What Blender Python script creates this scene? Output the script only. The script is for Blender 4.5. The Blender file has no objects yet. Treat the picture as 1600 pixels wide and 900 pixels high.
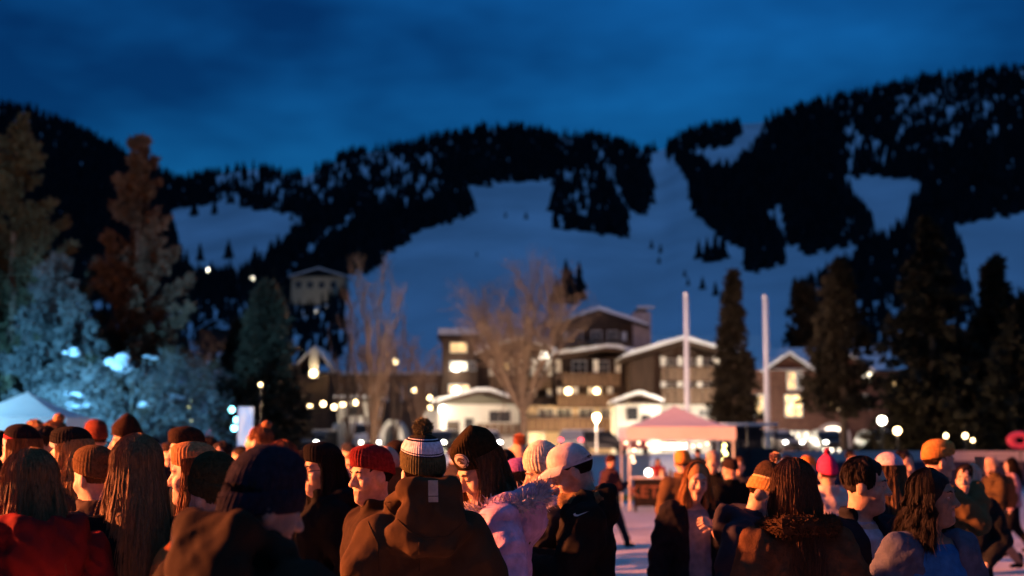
import bpy, math, random
import numpy as np
from mathutils import Matrix, Vector
from mathutils.bvhtree import BVHTree

# ------------------------------------------------------------------ camera, sky, lights, exposure
SC = bpy.context.scene
COL = SC.collection
F = 1600 * 50 / 36.0            # focal length in photo pixels (50 mm lens)
PITCH = math.atan(245 / F)
CAMZ = 1.8
cam = bpy.data.cameras.new('camera')
cam.lens = 50; cam.sensor_width = 36; cam.clip_start = 0.1; cam.clip_end = 20000
cam.dof.use_dof = True; cam.dof.focus_distance = 5.9; cam.dof.aperture_fstop = 2.1
cam.dof.aperture_blades = 0
camo = bpy.data.objects.new('camera', cam); COL.objects.link(camo)
camo.location = (0, 0, CAMZ); camo.rotation_euler = (math.pi / 2 + PITCH, 0, 0)
SC.camera = camo

world = bpy.data.worlds.new('World'); SC.world = world; world.use_nodes = True
nt = world.node_tree; nt.nodes.clear()
out = nt.nodes.new('ShaderNodeOutputWorld'); bg = nt.nodes.new('ShaderNodeBackground')
sky = nt.nodes.new('ShaderNodeTexSky'); sky.sky_type = 'NISHITA'; sky.sun_disc = False
sky.sun_elevation = math.radians(-2.0); sky.sun_rotation = math.radians(4)
sky.air_density = 1.0; sky.dust_density = 0.3; sky.ozone_density = 4.0
SKY_STRENGTH = 0.94
tc = nt.nodes.new('ShaderNodeTexCoord')
mp = nt.nodes.new('ShaderNodeMapping'); mp.inputs['Scale'].default_value = (1.0, 1.0, 2.2)
mp.inputs['Location'].default_value = (1.49, 4.009, -3.868)
nz = nt.nodes.new('ShaderNodeTexNoise'); nz.inputs['Scale'].default_value = 3.2; nz.inputs['Detail'].default_value = 4.0
nz.inputs['Roughness'].default_value = 0.56
rp = nt.nodes.new('ShaderNodeValToRGB')
rp.color_ramp.elements[0].position = 0.38; rp.color_ramp.elements[0].color = (0.24, 0.29, 0.37, 1)
rp.color_ramp.elements[1].position = 0.68; rp.color_ramp.elements[1].color = (1, 1, 1, 1)
tint = nt.nodes.new('ShaderNodeMix'); tint.data_type = 'RGBA'; tint.blend_type = 'MULTIPLY'; tint.inputs[0].default_value = 1
tint.inputs[7].default_value = (0.10, 1.0, 1.0, 1)
mul = nt.nodes.new('ShaderNodeMix'); mul.data_type = 'RGBA'; mul.blend_type = 'MULTIPLY'; mul.inputs[0].default_value = 1
L = nt.links.new
L(tc.outputs['Generated'], mp.inputs['Vector']); L(mp.outputs[0], nz.inputs['Vector']); L(nz.outputs['Fac'], rp.inputs[0])
L(sky.outputs[0], tint.inputs[6]); L(tint.outputs[2], mul.inputs[6]); L(rp.outputs[0], mul.inputs[7])
L(mul.outputs[2], bg.inputs[0]); L(bg.outputs[0], out.inputs[0]); bg.inputs[1].default_value = SKY_STRENGTH

SC.view_settings.view_transform = 'Standard'; SC.view_settings.look = 'None'
SC.view_settings.exposure = 0.0; SC.view_settings.gamma = 1.0; SC.view_settings.use_curve_mapping = False
SC.cycles.use_denoising = True
SC.cycles.max_bounces = 5; SC.cycles.diffuse_bounces = 2; SC.cycles.glossy_bounces = 2
SC.cycles.transparent_max_bounces = 6; SC.cycles.sample_clamp_indirect = 4.0
SC.cycles.use_light_tree = True

def lamp(name, kind, loc, color, watts, size=0.3, target=None, angle=None, blend=0.6):
    d = bpy.data.lights.new(name, kind); d.color = color; d.energy = watts
    d.shadow_soft_size = size
    if kind == 'SPOT':
        d.spot_size = math.radians(angle); d.spot_blend = blend
    o = bpy.data.objects.new(name, d); COL.objects.link(o); o.location = loc
    if target is not None:
        o.rotation_euler = (Vector(target) - Vector(loc)).to_track_quat('-Z', 'Y').to_euler()
    return o
tw = lamp('twilight_fill', 'SUN', (0, -10, 80), (0.15, 0.45, 1.0), 0.60, target=(0, 0, 0)); tw.data.angle = math.radians(70)  # wide cool fill added to lift the snow, standing for twilight glow
# the event's amber floodlight on the left, and its coloured floods on the trees
lamp('event_floodlight', 'SPOT', (-22, 10.0, 6.6), (1.0, 0.25, 0.075), 165000, 0.3, (3, 17.6, 1.5), 72, 0.10)
lamp('added_hotel_fill', 'SPOT', (-2, 30, 8.0), (1.0, 0.60, 0.46), 85000, 0.4, (10, 110, 6), 31, 0.4)  # added unseen lamp: warms hotel and poles outside the amber flood's cone
lamp('tree_floodlight', 'SPOT', (-9, 11, 6.0), (1.0, 0.42, 0.22), 24000, 0.4, (-17, 60, 14.5), 20, 0.9)
lamp('blue_floodlight', 'SPOT', (-17.5, 33, 3.2), (0.16, 0.55, 1.0), 54000, 0.4, (-16.5, 52, 1.8), 46, 1.0)
lamp('tent_floodlight', 'POINT', (-17.8, 36.8, 3.6), (0.32, 0.72, 1.0), 2600, 0.3)

def W(px, py, Y):
    """photo pixel + real distance along the ground -> world point"""
    u = (px - 800) / F; v = (450 - py) / F
    c, s = math.cos(PITCH), math.sin(PITCH)
    k = Y / (c - v * s)
    return Vector((u * k, Y, CAMZ + (s + v * c) * k))

# ------------------------------------------------------------------ helpers
rng = np.random.default_rng(7)
MATS = {}
def nodes(name):
    m = bpy.data.materials.new(name); m.use_nodes = True
    return m, m.node_tree, m.node_tree.nodes['Principled BSDF']
def mat(name, col, rough=0.7, var=0.25, scale=8.0, bump=0.0, bscale=None, metal=0.0, spec=0.3, sheen=0.0, stretch=None, coords='Object'):
    if name in MATS: return MATS[name]
    m, t, b = nodes(name)
    b.inputs['Roughness'].default_value = rough; b.inputs['Metallic'].default_value = metal
    b.inputs['Specular IOR Level'].default_value = spec
    if sheen: b.inputs['Sheen Weight'].default_value = sheen
    co = t.nodes.new('ShaderNodeTexCoord'); src = co.outputs[coords]
    if stretch:
        mpn = t.nodes.new('ShaderNodeMapping'); mpn.inputs['Scale'].default_value = stretch
        t.links.new(src, mpn.inputs[0]); src = mpn.outputs[0]
    n = t.nodes.new('ShaderNodeTexNoise'); n.inputs['Scale'].default_value = scale; n.inputs['Detail'].default_value = 5
    t.links.new(src, n.inputs['Vector'])
    r = t.nodes.new('ShaderNodeValToRGB')
    r.color_ramp.elements[0].position = 0.3; r.color_ramp.elements[1].position = 0.7
    c = np.array(col)
    r.color_ramp.elements[0].color = (*np.clip(c * (1 - var), 0, 1), 1)
    r.color_ramp.elements[1].color = (*np.clip(c * (1 + var), 0, 1), 1)
    t.links.new(n.outputs['Fac'], r.inputs[0]); t.links.new(r.outputs[0], b.inputs['Base Color'])
    if bump:
        n2 = t.nodes.new('ShaderNodeTexNoise'); n2.inputs['Scale'].default_value = bscale or scale * 4; n2.inputs['Detail'].default_value = 4
        t.links.new(src, n2.inputs['Vector'])
        bp = t.nodes.new('ShaderNodeBump'); bp.inputs['Strength'].default_value = bump; bp.inputs['Distance'].default_value = 0.01
        t.links.new(n2.outputs['Fac'], bp.inputs['Height']); t.links.new(bp.outputs[0], b.inputs['Normal'])
    MATS[name] = m
    return m
def emit(name, col, strength):
    if name in MATS: return MATS[name]
    m, t, b = nodes(name)
    b.inputs['Base Color'].default_value = (*col, 1); b.inputs['Roughness'].default_value = 0.4
    b.inputs['Emission Color'].default_value = (*col, 1); b.inputs['Emission Strength'].default_value = strength
    MATS[name] = m
    return m
def litwin(name, col, strength):
    """lit room behind a pane: uneven brightness from the curtains and lamps inside"""
    if name in MATS: return MATS[name]
    m, t, b = nodes(name)
    b.inputs['Base Color'].default_value = (0.05, 0.04, 0.03, 1); b.inputs['Roughness'].default_value = 0.15
    co = t.nodes.new('ShaderNodeTexCoord'); n = t.nodes.new('ShaderNodeTexNoise'); n.inputs['Scale'].default_value = 1.6
    t.links.new(co.outputs['Object'], n.inputs['Vector'])
    mr = t.nodes.new('ShaderNodeMapRange'); mr.inputs[1].default_value = 0.35; mr.inputs[2].default_value = 0.65
    mr.inputs[3].default_value = strength * 0.45; mr.inputs[4].default_value = strength * 1.5
    t.links.new(n.outputs['Fac'], mr.inputs[0]); t.links.new(mr.outputs[0], b.inputs['Emission Strength'])
    b.inputs['Emission Color'].default_value = (*col, 1)
    MATS[name] = m
    return m

def link(name, V, Fs, mats, parent=None, mi=None, smooth=False):
    me = bpy.data.meshes.new(name)
    if isinstance(V, np.ndarray): V = V.astype(float).tolist()
    if isinstance(Fs, np.ndarray): Fs = Fs.tolist()
    me.from_pydata(V, [], Fs)
    for m in (mats if isinstance(mats, (list, tuple)) else [mats]): me.materials.append(m)
    if mi is not None: me.polygons.foreach_set('material_index', np.asarray(mi, dtype=np.int32))
    if smooth: me.polygons.foreach_set('use_smooth', np.ones(len(me.polygons), dtype=bool))
    me.update()
    o = bpy.data.objects.new(name, me); COL.objects.link(o)
    if parent is not None: o.parent = parent
    return o
def tag(o, label=None, cat=None, group=None, kind=None):
    if label: o['label'] = label
    if cat: o['category'] = cat
    if group: o['group'] = group
    if kind: o['kind'] = kind
    return o
def empty(name, loc=(0, 0, 0), rz=0.0, label=None, cat=None, group=None):
    o = bpy.data.objects.new(name, None); COL.objects.link(o); o.location = loc; o.rotation_euler = (0, 0, rz)
    o.empty_display_size = 0.1
    return tag(o, label, cat, group)
def copy_tree(o, parent=None):
    c = o.copy(); COL.objects.link(c); c.parent = parent
    for ch in list(o.children): copy_tree(ch, c)
    return c

class MB:
    """collects shapes; build() links them as one mesh"""
    def __init__(s): s.V = []; s.F = []; s.n = 0; s.M = []
    def add(s, V, Fs, m=0):
        b = s.n
        s.V.extend([tuple(v) for v in V]); s.F.extend([tuple(i + b for i in f) for f in Fs]); s.M.extend([m] * len(Fs)); s.n += len(V)
        return s
    def box(s, a, b, m=0):
        x0, y0, z0 = a; x1, y1, z1 = b
        V = [(x0,y0,z0),(x1,y0,z0),(x1,y1,z0),(x0,y1,z0),(x0,y0,z1),(x1,y0,z1),(x1,y1,z1),(x0,y1,z1)]
        return s.add(V, [(0,3,2,1),(4,5,6,7),(0,1,5,4),(1,2,6,5),(2,3,7,6),(3,0,4,7)], m)
    def prism(s, poly, y0, y1, m=0):
        """polygon in xz extruded along y"""
        n = len(poly)
        V = [(x, y0, z) for x, z in poly] + [(x, y1, z) for x, z in poly]
        Fs = [tuple(range(n)), tuple(range(2*n-1, n-1, -1))] + [(i, n+i, n+(i+1) % n, (i+1) % n) for i in range(n)]
        return s.add(V, Fs, m)
    def tube(s, pts, rad, n=6, m=0, cap=True):
        pts = [Vector(p) for p in pts]
        if not hasattr(rad, '__len__'): rad = [rad] * len(pts)
        V = []; Fs = []
        for i, p in enumerate(pts):
            d = (pts[min(i+1, len(pts)-1)] - pts[max(i-1, 0)])
            d = d.normalized() if d.length > 1e-9 else Vector((0,0,1))
            a = d.cross(Vector((0,0,1)) if abs(d.z) < 0.9 else Vector((1,0,0))).normalized(); b = d.cross(a)
            for k in range(n):
                t = 2*math.pi*k/n
                V.append(p + (a*math.cos(t) + b*math.sin(t))*rad[i])
        for i in range(len(pts)-1):
            for k in range(n):
                Fs.append((i*n+k, i*n+(k+1) % n, (i+1)*n+(k+1) % n, (i+1)*n+k))
        if cap:
            Fs.append(tuple(range(n-1, -1, -1))); Fs.append(tuple((len(pts)-1)*n+k for k in range(n)))
        return s.add(V, Fs, m)
    def lathe(s, prof, n=16, c=(0,0,0), m=0, sx=1, sy=1):
        V = []; Fs = []
        for r, z in prof:
            for k in range(n):
                t = 2*math.pi*k/n
                V.append((c[0]+r*sx*math.cos(t), c[1]+r*sy*math.sin(t), c[2]+z))
        for i in range(len(prof)-1):
            for k in range(n):
                Fs.append((i*n+k, i*n+(k+1) % n, (i+1)*n+(k+1) % n, (i+1)*n+k))
        return s.add(V, Fs, m)
    def ball(s, c, r, n=12, m=0, sq=(1,1,1)):
        prof = [(max(1e-4, r*math.sin(math.pi*i/(n//2)))*1, -r*math.cos(math.pi*i/(n//2))*sq[2]) for i in range(n//2+1)]
        return s.lathe(prof, n, c, m, sq[0], sq[1])
    def build(s, name, mats, parent=None, smooth=False):
        return link(name, s.V, s.F, mats, parent, s.M if isinstance(mats, (list, tuple)) else None, smooth)

SNOW = mat('snow', (0.80, 0.82, 0.86), 0.75, 0.04, 0.8, 0.35, 6.0, spec=0.2)

# ------------------------------------------------------------------ ground and mountain
def snow_ground():
    xs = np.concatenate([[-9000, -2000, -300, -80], np.arange(-30, 30.1, 0.25), [80, 300, 2000, 9000]])
    ys = np.concatenate([[-2000, -100, -20], np.arange(0, 60, 0.25), [70, 90, 120, 200, 400, 1200, 9000]])
    X, Y = np.meshgrid(xs, ys, indexing='ij')
    Z = 0.012*np.sin(X*2.1+np.sin(Y*1.7)*1.3)*np.sin(Y*2.6+X*0.4)+0.01*np.sin(X*5.3+Y*3.1)*np.sin(Y*6.1-X*2.2)
    Z += rng.normal(0, 0.006, Z.shape)
    Z *= (np.abs(X) < 30) * (Y > 0) * (Y < 60)
    n, k = X.shape
    I = np.arange(n*k).reshape(n, k)
    Q = np.stack([I[:-1,:-1], I[1:,:-1], I[1:,1:], I[:-1,1:]], -1).reshape(-1, 4)
    o = link('snow_ground', np.stack([X, Y, Z], -1).reshape(-1, 3), Q, mat('trodden_snow', (0.60, 0.61, 0.64), 0.8, 0.22, 1.1, 0.6, 9.0, spec=0.2), smooth=True)
    tag(o, 'packed snow covering the open ground under the crowd', None, kind='structure')
snow_ground()

RIDGE = [(-700,110),(-200,140),(0,168),(60,178),(120,203),(170,228),(230,262),(280,284),(330,272),(400,264),(440,272),(480,276),(520,254),(550,240),(600,236),(650,226),(700,214),(760,202),(830,204),(900,218),(950,220),(1000,236),(1035,236),(1060,215),(1100,202),(1150,194),(1190,192),(1250,168),(1350,148),(1450,124),(1550,114),(1600,108),(1800,98),(2300,120)]
RX = np.array([r[0] for r in RIDGE], float); RY = np.array([r[1] for r in RIDGE], float)
FOOT = 722.0
def ridge(px): return np.interp(px, RX, RY)
def depth(px, py):
    t = np.clip((FOOT - py) / (FOOT - ridge(px)), 0, 1.02)
    D = 255.0 * (2700/255.0) ** (t ** 1.05)
    return D * (1 + 0.035*np.sin(px*0.013+t*5) * t)
def Wn(px, py, D):
    u = (px-800)/F; v = (450-py)/F; c, s = math.cos(PITCH), math.sin(PITCH)
    k = D/(c - v*s)
    return np.stack([u*k, D+0*k, CAMZ+(s+v*c)*k], -1)
def mountain():
    px = np.arange(-700, 2301, 12.0); t = np.linspace(0, 1, 100)
    PX, T = np.meshgrid(px, t, indexing='ij')
    PY = FOOT + T*(ridge(PX)-FOOT)
    P = Wn(PX, PY, depth(PX, PY))
    back = P[:, -1:, :].copy(); back[..., 1] += 900; back[..., 2] -= 250
    back2 = back.copy(); back2[..., 1] += 1500; back2[..., 2] = -5
    P = np.concatenate([P, back, back2], 1)
    n, k = P.shape[:2]; I = np.arange(n*k).reshape(n, k)
    Q = np.stack([I[:-1,:-1], I[1:,:-1], I[1:,1:], I[:-1,1:]], -1).reshape(-1, 4)
    m = mat('mountain_snow', (0.66, 0.69, 0.76), 0.8, 0.22, 0.009, 0.5, 0.05, spec=0.1, stretch=(1, .35, 1))
    o = link('mountain', P.reshape(-1, 3), Q, m, smooth=True)
    tag(o, 'snow covered mountain with ski runs above the town', None, kind='structure')
mountain()

def inside(poly, X, Y):
    r = np.zeros(X.shape, bool); n = len(poly)
    for i in range(n):
        x0, y0 = poly[i]; x1, y1 = poly[(i+1) % n]
        c = ((y0 > Y) != (y1 > Y)) & (X < (x1-x0)*(Y-y0)/((y1-y0) if y1 != y0 else 1e-9)+x0)
        r ^= c
    return r
# ski runs and open snow (outlines as seen from the square); everything else on the mountain is wooded
OPEN = [
 [(262,332),(300,322),(345,314),(400,328),(455,334),(487,348),(452,380),(420,408),(395,432),(300,436),(285,410),(270,370)],
 [(570,330),(574,338),(545,364),(500,390),(455,436),(444,428),(478,388),(520,356)],
 [(685,298),(760,288),(835,283),(864,280),(866,358),(978,370),(980,345),(955,300),(935,250),(918,226),(936,226),(958,275),(985,330),(1000,338),(1015,320),(1018,290),(1010,246),(1020,238),(1038,242),(1064,262),(1078,290),(1086,330),(1105,352),(1135,375),(1140,386),(1168,386),(1164,425),(1224,420),(1226,390),(1198,328),(1222,326),(1232,380),(1256,398),(1300,392),(1345,382),(1366,352),(1330,316),(1298,272),(1380,277),(1432,282),(1448,304),(1422,330),(1420,352),(1400,372),(1352,386),(1330,412),(1262,448),(1200,470),(1195,560),(1000,560),(600,560),(590,500),(560,470),(580,420),(630,382),(655,362),(700,348),(738,338),(734,312)],
 [(1488,352),(1540,342),(1600,335),(1900,325),(1900,470),(1520,470),(1505,410)],
 [(1056,240),(1090,236),(1142,230),(1156,207),(1158,188),(1202,184),(1184,226),(1144,268),(1112,268),(1085,250)],
 [(310,512),(352,506),(362,524),(318,528)],
]
SPARSE = [[(862,268),(925,268),(975,350),(866,352)], [(330,256),(480,262),(600,240),(690,250),(690,330),(560,335),(440,330),(330,312)],
 [(1400,150),(1560,150),(1560,235),(1400,250)], [(1320,200),(1400,230),(1400,270),(1310,270)]]
TREEMAT = mat('far_conifer', (0.013, 0.018, 0.021), 0.95, 0.4, 0.05, spec=0.02)
def far_tree_mesh(seed, tiers=4, n=6):
    r = np.random.default_rng(seed); V = []; Fs = []
    for t in range(tiers):
        z0 = 0.06 + 0.8*t/tiers; z1 = min(1.0, z0+0.42); rad = 0.20*(1-0.85*t/tiers)
        b = len(V)
        for k in range(n):
            a = 2*math.pi*(k+0.5*(t % 2))/n; q = rad*r.uniform(0.75, 1.25)
            V.append((q*math.cos(a), q*math.sin(a), z0+r.uniform(-0.03, 0.03)))
        V.append((0, 0, z1 if t < tiers-1 else 1.0))
        for k in range(n): Fs.append((b+k, b+(k+1) % n, b+n))
    return np.array(V), np.array(Fs)
def forest():
    r = np.random.default_rng(11)
    N = 52000
    px = r.uniform(-350, 1950, N); t = r.uniform(0.0, 1, N) ** 0.62
    py = 600 + t*(ridge(px)-600)
    ok = np.ones(N, bool)
    for p in OPEN: ok &= ~inside(p, px + r.normal(0, 3.0, N), py + r.normal(0, 2.0, N))
    sp = np.zeros(N, bool)
    for p in SPARSE: sp |= inside(p, px, py)
    clump = np.sin(px*0.11+np.sin(py*0.06)*2)*np.sin(py*0.09+px*0.03)
    ok &= ~(sp & ((clump > 0.6) | (r.uniform(0, 1, N) < 0.62)))
    hole = np.sin(px*.071+2*np.sin(py*.045))*np.sin(py*.083+1.7*np.sin(px*.033)); ok &= ~((hole > .78) & (r.uniform(0, 1, N) < .6)); ok &= ~((np.abs(hole) < .05) & (r.uniform(0, 1, N) < .35))
    low = py > 470
    ok &= ~(low & (r.uniform(0, 1, N) < 0.6))
    edge = inside([(540, 430), (1240, 430), (1240, 600), (540, 600)], px, py); ok &= ~edge
    px, py = px[ok], py[ok]
    D = depth(px, py); P = Wn(px, py, D)
    n = len(px)
    variants = [far_tree_mesh(i) for i in range(5)]
    H = r.uniform(11, 20, n) * np.clip(D/1300, 0.55, 1.25); Wd = H*r.uniform(0.75, 1.25, n); A = r.uniform(0, 6.28, n)
    Vs = []; Fs = []; b = 0
    for q in range(5):
        V, Fc = variants[q]; ix = np.arange(q, n, 5)
        c, s = np.cos(A[ix])[:, None], np.sin(A[ix])[:, None]
        x = (V[None, :, 0]*c - V[None, :, 1]*s)*Wd[ix][:, None] + P[ix, 0:1]
        y = (V[None, :, 0]*s + V[None, :, 1]*c)*Wd[ix][:, None] + P[ix, 1:2]
        z = V[None, :, 2]*H[ix][:, None] + P[ix, 2:3] - 0.5
        Vs.append(np.stack([x, y, z], -1).reshape(-1, 3))
        Fs.append((Fc[None] + (np.arange(len(ix))*len(V))[:, None, None] + b).reshape(-1, 3)); b += len(ix)*len(V)
    o = link('forest', np.concatenate(Vs), np.concatenate(Fs), TREEMAT)
    tag(o, 'dark conifer forest covering the mountain around the ski runs', 'forest', kind='stuff')
    print('forest trees', n)
    # single trees that stand out on the open snow
    spots = [(303,338,34),(335,335,30),(312,408,32),(357,404,34),(398,416,36),(330,430,26),(790,340,12),(822,342,14),(745,400,9),(1018,388,16),(1032,396,18),(1030,412,14),
             (1098,452,24),(1118,462,26),(1128,470,20),(1070,432,14),(1075,446,16),(1450,345,60),(455,345,16),(884,470,70),(905,468,64),(893,475,60),(870,474,46),(1105,410,44),(1118,408,48),(1130,404,44),(1092,404,34),(1185,414,46),(1200,418,44)]
    def patch(px):
        return ('left snowfield under the ridge' if px < 480 else 'main ski run' if px < 860 else 'snow behind the round bare tree' if px < 930 else 'middle of the wide ski face' if px < 1080 else 'lower right ski run')
    ORD = ['leftmost', 'second', 'third', 'fourth', 'fifth', 'sixth', 'seventh', 'eighth', 'ninth', 'tenth']; spots.sort()
    for i, (x, y, h) in enumerate(spots):
        k = sum(1 for s_ in spots[:i] if patch(s_[0]) == patch(x))
        D = float(depth(np.array(float(x)), np.array(float(y)))); p = W(x, y, D)
        V, Fc = variants[i % 5]; hm = h/F*D
        o = link('slope_tree', V*np.array([hm*1.3, hm*1.3, hm]), Fc, TREEMAT)
        o.location = p - Vector((0, 0, 0.5)); o.rotation_euler = (0, 0, i*1.3)
        tag(o, (ORD[k] + ' lone conifer' if k == 0 else ORD[k] + ' lone conifer from the left') + ' on the ' + patch(x), 'tree', 'lone conifers on the ' + patch(x))
forest()

# ------------------------------------------------------------------ town: materials
TIMBER = mat('dark_timber', (0.055, 0.032, 0.022), 0.75, 0.35, 3.0, 0.3, stretch=(1, 1, 0.15))
RAILM = mat('balcony_timber', (0.16, 0.10, 0.065), 0.7, 0.3, 4.0, 0.2, stretch=(1, 1, 0.2))
STUCCO = mat('white_stucco', (0.66, 0.63, 0.58), 0.85, 0.10, 1.2, 0.2, 12)
CREAM = mat('cream_stucco', (0.52, 0.40, 0.26), 0.85, 0.12, 1.2, 0.2, 12)
BRICK = mat('dark_brick', (0.12, 0.055, 0.04), 0.85, 0.3, 2.5, 0.3, 10)
STONE = mat('pink_stone', (0.42, 0.34, 0.33), 0.85, 0.2, 2.5, 0.3, 8)
GLASS = mat('dark_glass', (0.015, 0.018, 0.025), 0.45, 0.1, 2.0, spec=0.15)
DARKM = mat('dark_metal', (0.03, 0.03, 0.035), 0.45, 0.2, 5, metal=0.6)
WHITEM = mat('white_paint', (0.72, 0.72, 0.72), 0.5, 0.06, 3)
WARMW = litwin('lit_window_warm', (1.0, 0.62, 0.26), 1.6)
WHITEW = litwin('lit_window_white', (1.0, 0.86, 0.62), 3.0)
BULB = emit('bulb_warm', (1.0, 0.72, 0.36), 14.0)
BULBW = emit('bulb_white', (1.0, 0.90, 0.72), 16.0)
BULBC = emit('bulb_cyan', (0.25, 0.85, 1.0), 14.0)
BULBY = emit('bulb_yellow', (0.95, 0.90, 0.32), 9.0)
BULBR = emit('bulb_red', (1.0, 0.06, 0.12), 8.0)

def fx(px, py, Y): return W(px, py, Y).x
def fz(py, Y): return W(800, py, Y).z
class Facade:
    """a building front standing at distance Y: pixel edges become metres on that plane"""
    def __init__(s, name, Y, label, cat='building', group=None, pc=800):
        s.Y = Y; s.root = empty(name, (W(pc, 690, Y).x, Y, 0), 0, label, cat, group); s.ox = s.root.location.x
    def x(s, px, py=600): return fx(px, py, s.Y) - s.ox
    def z(s, py): return fz(py, s.Y)
    def box(s, name, px0, py0, px1, py1, y0, y1, m, parent=None, z0=None):
        b = MB(); mid = (py0+py1)/2
        b.box((s.x(px0, mid), y0, s.z(py1) if z0 is None else z0), (s.x(px1, mid), y1, s.z(py0)))
        return b.build(name, m, parent or s.root)
    def gable(s, pts, y0, y1, th=0.3, snow=0.38, over=0.0):
        P = [(s.x(px, py), s.z(py)) for px, py in pts]
        lo = [(x, z-th) for x, z in P]
        r = MB().prism(P + lo[::-1], y0-over, y1).build('roof', TIMBER, s.root)
        # snow blanket: rounded, thicker in the middle, uneven along the eave
        q = []
        for i in range(len(P)-1):
            for k in range(6):
                t = k/6; q.append((P[i][0]+(P[i+1][0]-P[i][0])*t, P[i][1]+(P[i+1][1]-P[i][1])*t))
        q.append(P[-1])
        up = [(x, z+0.02+snow*(0.45 if i in (0, len(q)-1) else 1)*(0.88+0.12*math.sin(i*2.1))) for i, (x, z) in enumerate(q)]
        dn = [(x, z+0.012) for x, z in q]
        b = MB(); n = len(q)
        ys = [y0-over-0.12, y0-over+0.25, (y0+y1)/2, y1-0.05]
        V = []
        for j, y in enumerate(ys):
            f = 0.8 if j == 0 else 1
            V += [(x, y, z if f == 1 else (z-0.02)*1) for x, z in up] + [(x, y, z) for x, z in dn]
        Fs = []
        for j in range(len(ys)-1):
            a, c = j*2*n, (j+1)*2*n
            for i in range(n-1):
                Fs.append((a+i, a+i+1, c+i+1, c+i)); Fs.append((a+n+i+1, a+n+i, c+n+i, c+n+i+1))
            Fs.append((a, c, c+n, a+n)); Fs.append((a+n-1, a+2*n-1, c+2*n-1, c+n-1))
        for i in range(n-1):
            Fs.append((i+1, i, n+i, n+i+1)); e = (len(ys)-1)*2*n; Fs.append((e+i, e+i+1, e+n+i+1, e+n+i))
        b.add(V, Fs); b.build('roof_snow', SNOW, r)
        return r
    def window(s, px0, py0, px1, py1, y=0.0, m=None, frame=None, bars=(1, 1)):
        mid = (py0+py1)/2; x0, x1, z0, z1 = s.x(px0, mid), s.x(px1, mid), s.z(py1), s.z(py0); t = 0.09
        f = MB()
        f.box((x0-t, y-0.10, z0-t), (x0, y+0.05, z1+t)); f.box((x1, y-0.10, z0-t), (x1+t, y+0.05, z1+t))
        f.box((x0, y-0.10, z1), (x1, y+0.05, z1+t)); f.box((x0, y-0.13, z0-t), (x1, y+0.05, z0))
        for k in range(1, bars[0]+1):
            xx = x0+(x1-x0)*k/(bars[0]+1); f.box((xx-0.03, y-0.085, z0), (xx+0.03, y-0.05, z1))
        for k in range(1, bars[1]+1):
            zz = z0+(z1-z0)*k/(bars[1]+1); f.box((x0, y-0.083, zz-0.03), (x1, y-0.052, zz+0.03))
        o = f.build('window', frame or WHITEM, s.root)
        MB().box((x0, y-0.045, z0), (x1, y-0.03, z1)).build('pane', m or GLASS, o)
        return o
    def balcony(s, px0, py0, px1, py1, y0, y1, m=RAILM, posts=(), ptop=None, board=0.55):
        """floor slab, then upright boards one by one, a cap rail and posts"""
        mid = (py0+py1)/2; x0, x1, z0, z1 = s.x(px0, mid), s.x(px1, mid), s.z(py1), s.z(py0)
        o = MB().box((x0, y0+0.02, z0-0.18), (x1, y1, z0)).build('balcony', TIMBER, s.root)
        n = max(2, int((x1-x0)/board)); w = (x1-x0)/n
        for k in range(n):
            MB().box((x0+k*w+0.03, y0, z0-0.1), (x0+(k+1)*w-0.03, y0+0.05, z1-0.02)).build('board', m, o)
        MB().box((x0-0.05, y0-0.06, z1), (x1+0.05, y0+0.1, z1+0.09)).build('rail', m, o)
        for p in posts:
            xx = s.x(p, mid); MB().box((xx-0.24, y0+0.12, z1+0.1), (xx+0.24, y0+0.5, s.z(ptop))).build('post', STUCCO, s.root)
        return o
def lamp_ball(parent, x, y, z, r=0.16, m=None, name='lamp'):
    return MB().ball((x, y, z), r, 10).build(name, m or BULB, parent, smooth=True)

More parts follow.
